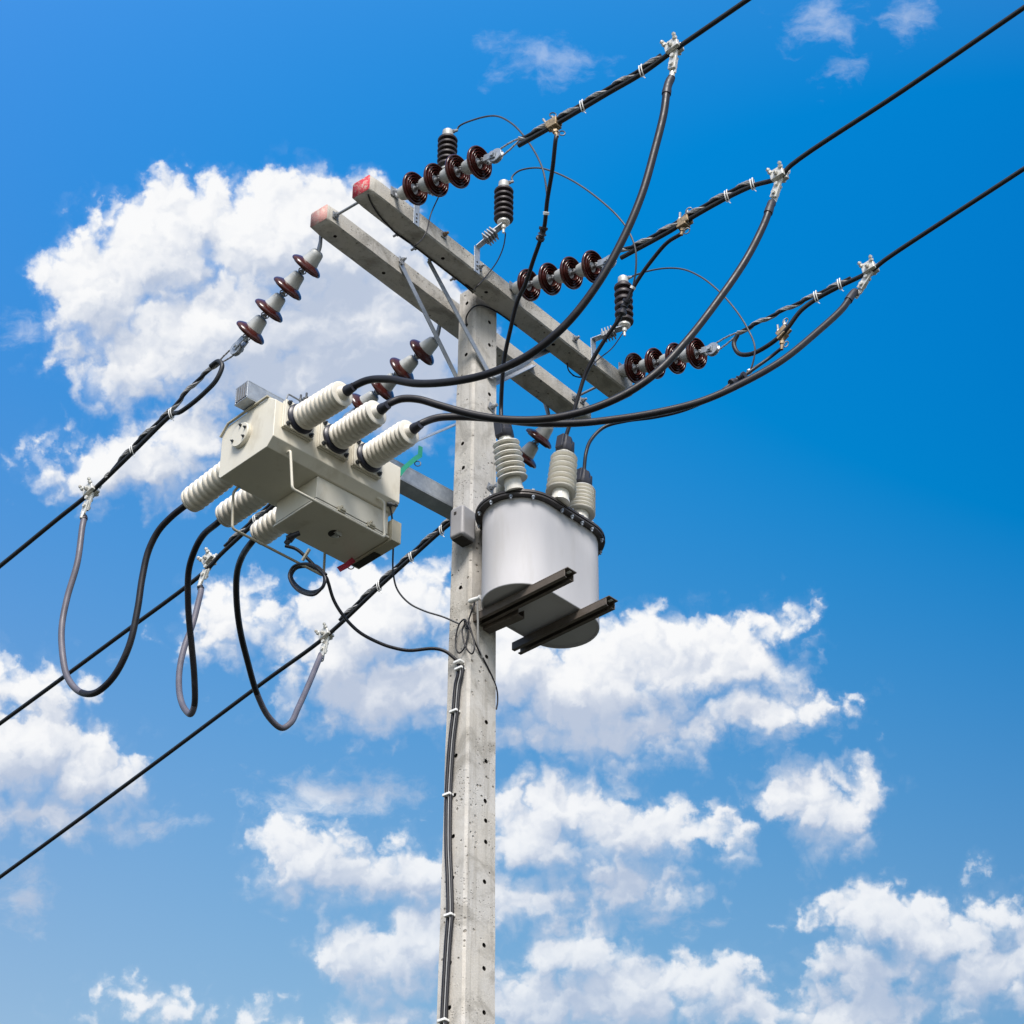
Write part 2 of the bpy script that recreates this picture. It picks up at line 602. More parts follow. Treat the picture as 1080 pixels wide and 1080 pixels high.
M = {}
M['pole'] = concrete('pole_concrete', (0.56, 0.54, 0.505), warm=0.35)
M['arm'] = concrete('crossarm_concrete', (0.48, 0.465, 0.43), warm=0.35)
M['arm_red'] = red_paint('red_end_paint', 1.0)
M['arm_pink'] = red_paint('faded_red_end_paint', 0.50)
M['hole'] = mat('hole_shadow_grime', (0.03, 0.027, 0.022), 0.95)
M['galv'] = galv('galvanised_steel')
M['galvd'] = galv('weathered_galvanised_steel', (0.30, 0.31, 0.32), 0.5, 0.45)
M['rust'] = mat('rusty_bolt_steel', (0.17, 0.115, 0.07), 0.7, 0.3, var=0.4, vscale=60, bump=0.3, bscale=200)
M['alu'] = mat('cast_aluminium', (0.66, 0.65, 0.60), 0.45, 0.35, var=0.15, vscale=30, bump=0.25, bscale=220,
               dirt=(0.30, 0.25, 0.19), dirt_amt=0.55, dscale=40)
M['bronze'] = mat('weathered_bronze_clamp', (0.33, 0.25, 0.155), 0.55, 0.4, var=0.35, vscale=50,
                  dirt=(0.28, 0.13, 0.05), dirt_amt=0.7, dscale=45, bump=0.3, bscale=200)
M['dark_steel'] = mat('dark_steel', (0.075, 0.08, 0.085), 0.45, 0.6, var=0.3, vscale=40)
M['brown'] = mat('brown_glazed_porcelain', (0.052, 0.012, 0.010), 0.20, 0.0, var=0.25, vscale=9, spec=0.4, coat=0.08, dirt=(0.12, 0.08, 0.06), dirt_amt=0.3, dscale=14)
M['cap'] = mat('insulator_cap_zinc', (0.47, 0.48, 0.465), 0.5, 0.25, var=0.12, vscale=20, bump=0.15, bscale=150,
               dirt=(0.33, 0.31, 0.27), dirt_amt=0.5, dscale=18)
M['rubber'] = mat('dark_brown_polymer', (0.022, 0.015, 0.016), 0.5, 0.0, var=0.2, vscale=20)
M['cream'] = mat('cream_bushing_porcelain', (0.72, 0.675, 0.58), 0.32, 0.0, var=0.06, vscale=9,
                 dirt=(0.46, 0.40, 0.29), dirt_amt=0.35, dscale=12)
M['grey_cream'] = mat('pale_grey_bushing_porcelain', (0.69, 0.66, 0.58), 0.34, 0.0, var=0.06, vscale=9,
                      dirt=(0.42, 0.40, 0.34), dirt_amt=0.35, dscale=12)
M['porc'] = mat('white_glazed_porcelain', (0.76, 0.735, 0.66), 0.18, 0.0, var=0.05, vscale=8, coat=0.3)
M['beige'] = mat('beige_cabinet_paint', (0.67, 0.635, 0.535), 0.42, 0.0, var=0.035, vscale=4,
                 dirt=(0.40, 0.345, 0.24), dirt_amt=0.42, dscale=9, bump=0.10, bscale=24, stretch=(1, 1, .4))
M['beiged'] = mat('beige_trim_paint', (0.42, 0.39, 0.30), 0.42, 0.0, var=0.08, vscale=6)
M['tank'] = mat('light_grey_tank_paint', (0.53, 0.525, 0.54), 0.75, 0.0, var=0.04, vscale=3, spec=0.22,
                dirt=(0.36, 0.34, 0.30), dirt_amt=0.20, dscale=11, bump=0.06, bscale=10, stretch=(1, 1, .16))
M['gasket'] = mat('dark_lid_flange', (0.062, 0.055, 0.052), 0.5, 0.2, var=0.25, vscale=20)
M['rail'] = mat('brown_grey_rail_steel', (0.115, 0.095, 0.078), 0.5, 0.2, var=0.2, vscale=14,
                dirt=(0.10, 0.08, 0.065), dirt_amt=0.6, dscale=14)
M['ctrl'] = mat('grey_box_paint', (0.30, 0.295, 0.30), 0.5, 0.0, var=0.08, vscale=8)
M['black'] = mat('black_cable_sheath', (0.0105, 0.010, 0.0135), 0.44, 0.0, var=0.25, vscale=14,
                 dirt=(0.035, 0.032, 0.034), dirt_amt=0.45, dscale=10, spec=0.4)
M['line'] = mat('conductor_sheath', (0.009, 0.011, 0.014), 0.48, 0.0, var=0.25, vscale=14)
M['lighter'] = mat('lighter_grey_cable_sheath', (0.105, 0.10, 0.125), 0.5, 0.0, var=0.15, vscale=9,  # lighter grey sheath for the clamp half of the looping cables
                 dirt=(0.17, 0.16, 0.18), dirt_amt=0.5, dscale=7)
M['greywire'] = mat('grey_wire_sheath', (0.045, 0.05, 0.06), 0.5, 0.0, var=0.2, vscale=14)
M['palewire'] = mat('pale_grey_wire', (0.34, 0.34, 0.33), 0.5, 0.0, var=0.15, vscale=14)
M['strand'] = mat('twisted_steel_strand', (0.34, 0.335, 0.33), 0.5, 0.35, var=0.25, vscale=60)
M['tie'] = mat('white_cable_tie', (0.80, 0.80, 0.78), 0.4)
M['boot'] = mat('black_rubber_boot', (0.020, 0.021, 0.030), 0.5, 0.0, var=0.15, vscale=30)
M['ring'] = mat('dark_navy_gasket_ring', (0.012, 0.014, 0.028), 0.35)
M['green'] = mat('green_plastic', (0.015, 0.26, 0.16), 0.4)
M['red'] = mat('red_lever_paint', (0.42, 0.035, 0.075), 0.4)
M['ground'] = mat('dry_grass_ground', (0.030, 0.031, 0.018), 0.95, 0.0, var=0.35, vscale=0.4,
                  dirt=(0.042, 0.038, 0.027), dirt_amt=0.7, dscale=0.08)

# ------------------------------------------------------------------ ground (below the picture, but it bounces light up)
gm = MB()
N = 24
R = 1500.0
for i in range(N + 1):
    for j in range(N + 1):
        a, b_ = (i / N * 2 - 1), (j / N * 2 - 1)
        x, y = a * abs(a) * R, b_ * abs(b_) * R
        gm.v.append(Vector((x, y, -H0 + (math.sin(x * .013) + math.cos(y * .017)) * min(3.0, (x * x + y * y) / 40000.0))))
for i in range(N):
    for j in range(N):
        gm.f.append([i * (N + 1) + j, (i + 1) * (N + 1) + j, (i + 1) * (N + 1) + j + 1, i * (N + 1) + j + 1])
        gm.mi.append(0)
go = gm.build('ground', M['ground'])
go.location = (0, 0, 0)
go['kind'] = 'structure'
go['label'] = 'dry open ground below the pole'

# ------------------------------------------------------------------ pole
ZB, ZT = -H0 - 0.6, 0.10


PYAW = math.radians(4.0)
PCX = 0.008


def hwx(z):
    """front face of the pole"""
    return PCX + 0.0583 - 0.0058 * z


def hwy(z):
    """left face of the pole"""
    return 0.0819 - 0.0039 * z


pm = MB()
ch = 0.011
levels = [ZB + (ZT - ZB) * i / 60 for i in range(61)]
ring_n = 16
for z in levels:
    wx, wy = hwx(z) - PCX, hwy(z)
    pts = []
    for (sx, sy) in ((1, -1), (1, 1), (-1, 1), (-1, -1)):
        c1 = ch * (0.9 + 0.25 * random.random())
        if sx * sy < 0:
            a, b_ = (sx * (wx - c1), sy * wy), (sx * wx, sy * (wy - c1))
        else:
            a, b_ = (sx * wx, sy * (wy - c1)), (sx * (wx - c1), sy * wy)
        pts += [a, b_]
    # mid-face points keep the face planar
    seq = []
    for k in range(8):
        seq.append(pts[k])
        nx = pts[(k + 1) % 8]
        if k % 2 == 1:
            seq.append(((pts[k][0] + nx[0]) / 2, (pts[k][1] + nx[1]) / 2))
    for p in seq:
        cth, sth = math.cos(PYAW), math.sin(PYAW)
        pm.v.append(Vector((PCX + p[0] * cth + p[1] * sth, -p[0] * sth + p[1] * cth, z)))
nn = 12
for i in range(60):
    for k in range(nn):
        pm.f.append([i * nn + k, i * nn + (k + 1) % nn, (i + 1) * nn + (k + 1) % nn, (i + 1) * nn + k])
        pm.mi.append(0)
pm.f.append(list(range(nn))[::-1]); pm.mi.append(0)
pm.f.append([60 * nn + k for k in range(nn)]); pm.mi.append(0)
pole = pm.build('utility_pole', [M['pole'], M['hole']], smooth=0, base=(0, 0, -H0))
tag(pole, 'square pale concrete utility pole with pitted faces and bolt holes', 'utility pole')
# bolt holes: recesses cut into the two seen faces
cut = MB()
FR = [(511.5, 844.8), (512, 865.7), (512, 888), (510.8, 930), (510.3, 997), (510.3, 1021.5), (510.3, 1068), (513, 692.7),
      (512.7, 761.8), (512.4, 803), (516, 340), (516, 364), (516, 416)]
FL = [(479.5, 838.5), (478, 882), (477.3, 926), (474.6, 1015.5), (474, 1062.7), (480.9, 796.9), (485.7, 619.7), (492.6, 319.8),
      (492, 343), (491.7, 374), (487.8, 467.8), (488.7, 493.3)]
for q in FR:
    p = at(*q, x=0.075)
    p = at(*q, x=hwx(p.z))
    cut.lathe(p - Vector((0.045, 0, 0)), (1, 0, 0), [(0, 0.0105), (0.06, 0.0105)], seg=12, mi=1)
for q in FL:
    p = at(*q, y=-0.08)
    p = at(*q, y=-hwy(p.z))
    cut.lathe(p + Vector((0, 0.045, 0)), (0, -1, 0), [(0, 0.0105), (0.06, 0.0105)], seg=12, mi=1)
for k in range(70):            # knocked-out chips along the front arris and a few blow holes
    z = random.uniform(-4.4, -0.4)
    if random.random() < .6:
        p = Vector((hwx(z) - random.uniform(.004, .012), -hwy(z) - random.uniform(-.003, .004), z))
    else:
        p = Vector((hwx(z) + .001, random.uniform(-.6, .9) * hwy(z), z))
    r = random.uniform(.003, .008)
    d = Vector((random.uniform(-1, 1), random.uniform(-1, 1), random.uniform(-1, 1)))
    cut.lathe(p - d.normalized() * r * .7, d, [(0, r * .5), (r * .4, r), (r, r), (r * 1.4, r * .5)], seg=6, mi=0)
cutter = cut.build('hole_cutter', [M['pole'], M['hole']], smooth=0, base=(0, 0, -H0))
bo = pole.modifiers.new('holes', 'BOOLEAN')
bo.object = cutter
bo.operation = 'DIFFERENCE'
bo.solver = 'EXACT'
bo.use_self = True
dg = bpy.context.evaluated_depsgraph_get()
newme = bpy.data.meshes.new_from_object(pole.evaluated_get(dg))
pole.modifiers.clear()
pole.data = newme
bpy.data.objects.remove(cutter, do_unlink=True)

# ------------------------------------------------------------------ crossarms
AW, AH = 0.1165, 0.0988
XF0, XF1 = 0.0866, 0.0866 + AW        # front arm
XB1, XB0 = -0.0865, -0.0865 - AW      # rear arm


def crossarm(x0, x1, y0, y1, near_m, far_m, label, holes):
    b = MB()
    n = 26
    ins = 0.004
    c = 0.007
    rows = []
    for i in range(n + 1):
        y = y0 + (y1 - y0) * i / n
        j = lambda s=0.0012: random.uniform(-s, s)
        k = c
        e = 0.0
        if i in (0, n):
            e = 0.004
        ring = [(x0 + k + e + j(), 0 + e), (x1 - k - e + j(), 0 + e), (x1 - e, k + e + j()), (x1 - e, AH - k - e), (x1 - k - e, AH - e), (x0 + k + e, AH - e),
                (x0 + e, AH - k - e), (x0 + e, k + e + j())]
        rows.append([Vector((q[0], y, q[1])) for q in ring])
    vs = [v for r in rows for v in r]
    fs = []
    for i in range(n):
        for k in range(8):
            fs.append((i * 8 + k, i * 8 + (k + 1) % 8, (i + 1) * 8 + (k + 1) % 8, (i + 1) * 8 + k))
    b.add(vs, fs, 0)
    b.add(vs, [tuple(range(8))], 1)
    b.add(vs, [tuple(n * 8 + k for k in range(8))], 2)
    # weld handled below
    o = b.build('crossarm', [M['arm'], near_m, far_m], smooth=30, base=((x0 + x1) / 2, 0, 0))
    bm = bmesh.new()
    bm.from_mesh(o.data)
    bmesh.ops.remove_doubles(bm, verts=bm.verts, dist=1e-5)
    bmesh.ops.recalc_face_normals(bm, faces=bm.faces)
    bm.to_mesh(o.data)
    bm.free()
    tag(o, label, 'crossarm', 'concrete crossarms on the pole')
    c_ = MB()
    for y in holes:
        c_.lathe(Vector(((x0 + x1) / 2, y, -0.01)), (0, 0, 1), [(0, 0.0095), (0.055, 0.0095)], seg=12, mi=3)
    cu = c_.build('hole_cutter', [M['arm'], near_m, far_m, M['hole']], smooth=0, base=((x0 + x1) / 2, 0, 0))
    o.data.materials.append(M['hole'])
    md = o.modifiers.new('holes', 'BOOLEAN')
    md.object = cu
    md.operation = 'DIFFERENCE'
    md.solver = 'EXACT'
    d = bpy.context.evaluated_depsgraph_get()
    nm = bpy.data.meshes.new_from_object(o.evaluated_get(d))
    o.modifiers.clear()
    o.data = nm
    bpy.data.objects.remove(cu, do_unlink=True)
    return o


armF = crossarm(XF0, XF1, -0.997, 1.003, M['arm_red'], M['arm_red'],
                'front concrete crossarm with bright red painted end, carrying the arresters', (-0.42, 0.42, -0.10))
armB = crossarm(XB0, XB1, -0.974, 1.026, M['arm_pink'], M['arm_pink'],
                'rear concrete crossarm with faded pinkish end behind the pole', (-0.86, -0.52, 0.45))


def arm_bolt(root, p, d, square=True, rust=True):
    """square washer, hex nut and stub of thread, pointing along d"""
    d = Vector(d).normalized()
    b = MB()
    u, w = perp(d)
    b.bar(Vector(p), Vector(p) + d * 0.005, 0.036, 0.036, up=w)
    o = b.build('washer', M['galvd'], root, bevel=.001)
    b = MB()
    b.hexnut(Vector(p) + d * 0.005, d, 0.0125, 0.012)
    b.lathe(Vector(p) + d * 0.017, d, [(0, .007), (.014, .007), (.016, .005)], seg=10)
    b.build('bolt', M['rust'] if rust else M['galvd'], root, smooth=30)


for q in [(467.4, 248), (605.6, 357.8), (505, 282)]:
    arm_bolt(armF, at(*q, x=XF1) + Vector((0.0005, 0, 0)), (1, 0, 0), rust=(q[0] < 500))
for q in [(437.8, 266), (419, 251.5), (479, 298.5)]:
    p = at(*q, x=XF0 - 0.02)
    b = MB()
    b.lathe(Vector((XF0 - 0.0005, p.y, AH * .35)), (-1, 0, 0), [(0, .006), (.045, .006)], seg=8)
    b.hexnut(Vector((XF0 - 0.012, p.y, AH * .35)), (-1, 0, 0), .012, .012)
    b.build('bolt', M['galvd'], armF, smooth=30)
for q in [(423, 275), (613.5, 423)]:
    arm_bolt(armB, at(*q, x=XB1) + Vector((0.0005, 0, 0)), (1, 0, 0), rust=False)
for q in [(518, 430), (516.5, 515)]:
    b = MB()
    p = at(*q, x=hwx(-.8) + .001)
    b.bar(p, p + Vector((.005, 0, 0)), .042, .042, up=(0, 0.35, 1))
    b.hexnut(p + Vector((.005, 0, 0)), (1, 0, 0), .013, .013)
    b.lathe(p + Vector((.018, 0, 0)), (1, 0, 0), [(0, .008), (.02, .008)], seg=10)
    tg = b.build('through_bolt', M['galvd'], smooth=30, base=p)
    tag(tg, 'rusted through bolt with square washer on the pole just %s' % ('below the thick black cables' if q[1] > 450 else 'above the thick black cables'),
        'bolt', 'through bolts in the pole face')

# tie rods joining the two arms
for y, lab in ((at(363, 243, x=-.02).y, 'threaded tie rod between the crossarms near their red ends'),
               (at(619, 412, x=0).y, 'threaded tie rod between the crossarms at their far lower right ends')):
    b = MB()
    zz = AH * .5
    b.lathe((XB1, y, zz), (1, 0, 0), [(0, .0068), (XF0 - XB1, .0068)], seg=10)
    b.hexnut((XB1 + .004, y, zz), (1, 0, 0), .014, .012)
    b.bar((XB1 + .0005, y, zz), (XB1 + .0045, y, zz), .036, .036)
    o = b.build('tie_rod', M['galvd'], smooth=30, base=(0, y, zz))
    tag(o, lab, 'tie rod', 'tie rods between the crossarms')


# braces: flat galvanised straps
def brace(a, b_, w, t, up, label, fold=False):
    a, b_ = Vector(a), Vector(b_)
    bb = MB()
    bb.bar(a, b_, w, t, up=up)
    if fold:
        d = (b_ - a).normalized()
        n = d.cross(Vector(up)).normalized()
        bb.bar(a + n * (w / 2) + Vector(up).normalized() * (w / 2), b_ + n * (w / 2) + Vector(up).normalized() * (w / 2), t, w, up=up)
    o = bb.build('crossarm_brace', M['galv'], bevel=.001, base=(a + b_) / 2)
    tag(o, label, 'brace', 'steel braces under the crossarms')
    for p in (a, b_):
        q = MB()
        n = Vector(up).normalized()
        if (CC - p).dot(n) < 0:
            n = -n
        q.hexnut(p + n * (t / 2), n, .011, .010)
        q.build('bolt', M['galvd'], o, smooth=30)
    return o


X1 = Vector((1, 0, 0))
pb = at(518, 398, x=hwx(-.4) + .012)
brace(at(422.5, 278, x=XB1 + .006), at(484, 403, x=PCX-.06 + .002), .032, .005, X1,
      'flat galvanised brace from rear crossarm running behind the pole, left side')
brace(at(452, 275, x=XF0 - .006), pb + Vector((0, 0, 0)), .032, .005, (1, 0, 0.02),
      'flat galvanised brace from front crossarm crossing the pole face, left side')
brace(at(583, 368, x=XF0 - .006), pb + Vector((.006, 0, 0)), .036, .005, (.4, .1, 1),
      'flat galvanised brace from front crossarm down to the pole bolt, right side', fold=True)
brace(at(562, 385, x=XB1 + .006), at(515, 408, x=PCX-.06), .036, .005, (.4, .1, 1),
      'wide galvanised brace bolted to the rear crossarm, right side', fold=True)

# ------------------------------------------------------------------ disc insulator strings
DISC_R = 0.0815


def disc_unit(root, c, d, idx):
    """cap towards the arm, brown shed, ribbed hollow towards the line"""
    d = Vector(d).normalized()
    b = MB()
    R_ = DISC_R
    prof = [(-.010, .034), (-.007, .044), (-.003, .055), (.002, .066), (.007, .0740), (.013, .0795), (.018, R_), (.0235, R_ - .0005), (.0265, .0785), (.0262, .0750),
            (.018, .0725), (.012, .070), (.012, .0655), (.030, .0640), (.032, .0625), (.030, .0610), (.011, .0590), (.010, .0535),
            (.030, .0520), (.032, .0505), (.030, .0490), (.009, .0470), (.009, .0410), (.028, .0395), (.030, .0380), (.028, .0365), (.008, .0345), (.008, .026)]
    b.lathe(c, d, prof, seg=36)
    o = b.build('insulator_disc', M['brown'], root, smooth=50)
    b = MB()
    b.lathe(c, d, [(-.074, .012), (-.073, .024), (-.066, .031), (-.054, .034), (-.030, .038), (-.014, .042), (-.005, .044), (-.003, .040)], seg=24)
    b.build('metal_cap', M['cap'], o, smooth=35)
    b = MB()
    b.lathe(c, d, [(.0085, .0262), (.012, .026), (.014, .018)], seg=20)
    b.build('cement', M['cap'], o, smooth=40)
    b = MB()
    b.lathe(c, d, [(.010, .016), (.018, .016), (.022, .010), (.046, .009), (.050, .013), (.058, .013), (.062, .008)], seg=14)
    u, w = perp(d)
    b.tube(spline([c + d * .036 + u * .012, c + d * .047 + u * .021, c + d * .062 + u * .012], 4), .003, 6)
    b.tube(spline([c + d * .036 - u * .012, c + d * .047 - u * .021, c + d * .062 - u * .012], 4), .003, 6)
    b.build('pin', M['galvd'], o, smooth=40)


def clevis(root, p, d, L=.07, w=.04):
    """forked end fitting holding a pulley-like thimble"""
    d = Vector(d).normalized()
    u, v = perp(d)
    if abs(u.z) < abs(v.z):
        u, v = v, u       # u mostly vertical, v horizontal
    b = MB()
    b.lathe(p, d, [(-.012, .012), (.0, .014), (.012, .012)], seg=12)
    for s in (-1, 1):
        b.bar(p + v * (s * .014), p + d * L + v * (s * .017), .006, .034, up=u)
    b.lathe(p + d * (L * .78) - v * .026, v, [(0, .008), (.052, .008)], seg=10)
    b.hexnut(p + d * (L * .78) + v * .02, v, .013, .009)
    b.lathe(p + d * (L * .9) - v * .012, v, [(0, .034), (.003, .036), (.008, .026), (.016, .026), (.021, .036), (.024, .034)], seg=20)
    b.build('clevis', M['galv'], root, smooth=40)
    return p + d * (L * .9)


def string(y, p1, p4, att_px, armx, label, side):
    a = at(*p1, y=y)
    e = at(*p4, y=y)
    d = (e - a).normalized()
    att = at(*att_px, y=y)
    att.x = armx
    if side < 0:
        att.z = AH * .42
    root = thing('insulator_string', att, label, 'insulator string', 'brown disc insulator strings on the crossarms')
    step = (e - a) / 3.0
    for i in range(4):
        disc_unit(root, a + step * i - d * .012, d, i)
    # shackle bolted to the arm
    b = MB()
    top = a - d * .085
    sx = 1 if side > 0 else -1
    b.bar(att + Vector((sx * .0005, 0, 0)), att + Vector((sx * .006, 0, 0)), .05, .05)
    b.lathe(att + Vector((sx * .006, 0, 0)), (sx, 0, 0), [(0, .010), (.014, .010)], seg=12)
    b.hexnut(att + Vector((sx * .006, 0, -.0)), (sx, 0, 0), .017, .011)
    b.tube(spline([att + Vector((sx * .012, 0, .012)), att.lerp(top, .6) + Vector((0, .0, .016)), top + d * .006 + Vector((0, 0, .012))], 5), .0085, 8)
    b.tube(spline([att + Vector((sx * .012, 0, -.012)), att.lerp(top, .6) + Vector((0, .0, -.016)), top + d * .006 + Vector((0, 0, -.012))], 5), .0085, 8)
    b.lathe(top - Vector((0, .02, 0)) + d * .004, (0, 1, 0), [(0, .007), (.04, .007)], seg=8)
    b.build('shackle', M['galvd'], root, smooth=40)
    return clevis(root, a + step * 3 + d * .045, d)


YL = (-0.886, -0.028, 0.797)
YR = (-0.837, 0.029, 0.905)
SL = [string(YL[0], (324, 279.8), (265, 349.8), (341, 257), XB0, 'brown disc insulator string hanging left of the pole below the pink arm end', -1),
      string(YL[1], (446, 370.7), (383, 427.5), (466, 355), XB0, 'brown disc insulator string above the beige switch, partly behind its cables', -1),
      string(YL[2], (569, 461.7), (521, 523), (578, 447), XB0, 'brown disc insulator string mostly hidden behind the grey tank bushings', -1)]
SR = [string(YR[0], (436.5, 199.4), (504.4, 172.2), (415.5, 203.7), XF1, 'brown disc insulator string beside the bright red arm end', 1),
      string(YR[1], (556.7, 301), (624.4, 281.8), (540.5, 303.5), XF1, 'brown disc insulator string from the middle of the front crossarm', 1),
      string(YR[2], (668.6, 388.7), (733.6, 373), (651, 391), XF1, 'brown disc insulator string at the far lower right arm end', 1)]


# ------------------------------------------------------------------ conductors
def helix(path, R_, r, pitch, phase=0.0, seg=6, mi=0, b=None, flat=False):
    P = [Vector(p) for p in path]
    L = [0.0]
    for i in range(1, len(P)):
        L.append(L[-1] + (P[i] - P[i - 1]).length)
    tot = L[-1]
    n = max(8, int(tot / pitch * 12))
    out = []
    j = 0
    for i in range(n + 1):
        s = tot * i / n
        while j < len(L) - 2 and L[j + 1] < s:
            j += 1
        f = (s - L[j]) / max(1e-9, L[j + 1] - L[j])
        p = P[j].lerp(P[j + 1], f)
        t = (P[j + 1] - P[j]).normalized()
        u, w = perp(t)
        a = 2 * math.pi * s / pitch + phase
        out.append(p + (u * math.cos(a) + w * math.sin(a)) * R_)
    b.tube(out, r, seg, mi)
    return b


def ties(root, p, t, off, r=.018, n=2, name='wire_tie', m_=None):
    """turns of tie wire round a pair of cables"""
    t = t.normalized()
    u = off.normalized()
    w = t.cross(u).normalized()
    b = MB()
    c = p + off * .5
    a_ = r + off.length * .5
    for k in range(n):
        o = t * ((k - (n - 1) / 2) * .012)
        pts = [c + o + u * (math.cos(q) * a_) + w * (math.sin(q) * r) + t * (.004 * math.sin(q)) for q in [2 * math.pi * i / 16 for i in range(17)]]
        b.tube(pts, .0028, 6, cap=False)
    b.tube([c - u * a_, c - u * (a_ + .02) + t * .012], .0022, 5)
    return b.build(name, m_ or M['tie'], root)


def line_clamp(p, t, label, hang, group='pale parallel groove clamps on the conductors'):
    """two bolted jaws on the conductor with a tongue down to the cable lug; returns lug end"""
    t = t.normalized()
    hang = hang.normalized()
    dn = (hang - t * hang.dot(t)).normalized()
    w = t.cross(dn).normalized()
    root = thing('line_clamp', p, label, 'line clamp', group)
    b = MB()
    for s in (-1, 1):
        c = p + w * (s * .016)
        b.bar(c - t * .034, c + t * .034, .022, .042, up=dn)
    b.bar(p - t * .02 - dn * .028, p + t * .02 - dn * .028, .05, .014, up=dn)
    b.build('jaw', M['alu'], root, bevel=.004)
    b = MB()
    for s in (-1, 1):
        for k in (-1, 1):
            o = p + t * (s * .022) + w * (k * .014)
            ax = (-dn + t * (.25 * s) + w * (k * .6)).normalized()
            b.lathe(o - ax * .01, ax, [(0, .0055), (.062, .0055)], seg=8)
            b.hexnut(o + ax * .024, ax, .0115, .010)
            b.hexnut(o + ax * .040, ax, .0095, .008)
    for s in (-1, 1):
        o = p + w * (s * .03)
        b.lathe(o, w * s, [(0, .006), (.016, .006)], seg=8)
        b.hexnut(o, w * s, .0115, .009)
    b.build('bolt', M['alu'], root, smooth=30)
    # tongue pad with its two bolts
    b = MB()
    a = p + dn * .012
    e = a + hang * .100
    b.bar(a, e, .036, .012, up=w)
    b.bar(e - hang * .050 + w * .011, e + hang * .020 + w * .011, .032, .010, up=w)
    for k in (.035, .078):
        b.hexnut(a + hang * k + w * .014, w, .011, .011)
        b.hexnut(a + hang * k - w * .006, -w, .011, .011)
    b.build('tongue', M['alu'], root, bevel=.002)
    b = MB()
    l0 = e + hang * .010 + w * .009
    b.lathe(l0, hang, [(0, .009), (.012, .012), (.035, .012), (.038, .009)], seg=14)
    b.build('lug', M['alu'], root, smooth=40)
    return l0 + hang * .03


def conductor(name, pts, r, label, group):
    root = None
    b = MB()
    P = spline(pts, 8)
    b.tube(P, r, 12)
    c = pts[0]
    o = b.build(name, M['line'], smooth=50, base=(0, 0, 0))
    tag(o, label, 'conductor', group)
    return o, P


GL = 'black overhead conductors leaving the pole'
RC = 0.0115


def extend(a, b_, far, drop):
    """carry the line on to the next pole in a sagging curve"""
    d = b_ - a
    sl = d.z / d.x
    out = []
    for k in range(1, 9):
        x = b_.x + (far - b_.x) * k / 8
        dx = x - b_.x
        out.append(Vector((x, b_.y, b_.z + sl * dx * (1 - .0) + drop * dx * dx)))
    return out


def loop_strands(root, hub, y, wrap_start, spread=.03):
    """the two legs of the preformed loop, from the thimble to the wrap"""
    b = MB()
    up = Vector((0, 0, spread))
    for s in (-1, 1):
        pts = [hub + Vector((0, .0, s * .026)), hub.lerp(wrap_start, .5) + Vector((0, 0, s * .022)), wrap_start + Vector((0, 0, s * .005))]
        q = spline(pts, 6)
        b.tube(q, .0042, 7)
        helix(q, .0030, .0022, .035, b=b)
    # turn round the thimble
    d = (hub - wrap_start).normalized()
    b.tube(spline([hub + Vector((0, 0, .026)), hub + d * .026, hub + Vector((0, 0, -.026))], 6), .0045, 7)
    return b.build('loop_strand', M['strand'], root)


def sub(P, a, b_):
    """the stretch of path P between x = a and x = b_"""
    lo, hi = min(a, b_), max(a, b_)
    return [p for p in P if lo <= p.x <= hi]


# --- right-hand conductors (towards the viewer)
lineR = []
RD = [dict(y=YR[0], start=(547, 153.5), pts=[(583, 133), (640, 99), (677, 77.5), (711, 53), (745, 29.5), (788, 0)], wrap=(549, 146), wend=(702, 56)),
      dict(y=YR[1], start=(655, 272), pts=[(708, 243), (722, 234), (767, 208.5), (794, 196), (822, 187), (834.7, 174), (950, 97), (1080, 8)], wrap=(655, 263), wend=(797, 192)),
      dict(y=YR[2], start=None, pts=[(860, 316), (885.6, 302), (918, 286), (935, 273), (1000, 230), (1080, 178)], wrap=(779, 351), wend=(897, 293))]
RL = ['black conductor leaving over the top edge, uppermost on the right', 'black conductor leaving through the upper right corner, middle one on the right',
      'black conductor with a hanging tail loop, lowest on the right']
for i, d in enumerate(RD):
    y = d['y']
    pts = [at(*q, y=y) for q in d['pts']]
    if d['start']:
        pts = [at(*d['start'], y=y)] + pts
    else:
        # the tail: comes out of the tie, sags, loops up under the wrap
        tail = [(778, 353), (774, 362), (779.5, 373), (793.3, 373), (815.6, 360.5), (829, 348), (844.4, 328)]
        pts = [at(*q, y=y - .012) for q in tail] + pts
    last = extend(pts[-2], pts[-1], 42.0, .0012)
    o, P_ = conductor('overhead_conductor', pts + last, RC, RL[i], GL)
    lineR.append((o, P_, pts))
    # twisted wrap riding on top of it
    ws, we = at(*d['wrap'], y=y), at(*d['wend'], y=y)
    nseg = 10
    wp = []
    if i < 2:
        core = spline(pts, 8)
        for p in core:
            if ws.x <= p.x <= we.x:
                wp.append(p + Vector((0, -.006, .021)))
        wp = [ws] + wp[1:]
    else:
        wp = spline([ws, at(808.9, 335.6, y=y), at(853, 314.5, y=y), at(870, 306.5, y=y), we], 8)
    b = MB()
    b.tube(wp, .0085, 10)
    b.build('wrapped_tail', M['line'], o, smooth=50)
    b = MB()
    for ph in (0, .75, 1.5):
        helix(wp, .0100, .0052, .15, ph, b=b)
    b.build('twisted_strand', M['strand'], o, smooth=50)
    loop_strands(o, SR[i], y, ws)
for i, qs in ((0, [(677, 75), (614.7, 112)]), (1, [(767, 207), (794, 194.5)]), (2, [(861, 313), (886, 300)])):
    o, P_, pts = lineR[i]
    for q in qs:
        p = at(*q, y=YR[i])
        ties(o, p - Vector((0, 0, .010)), Vector((1, 0, .1)), Vector((0, -.004, .022)), r=.0165)

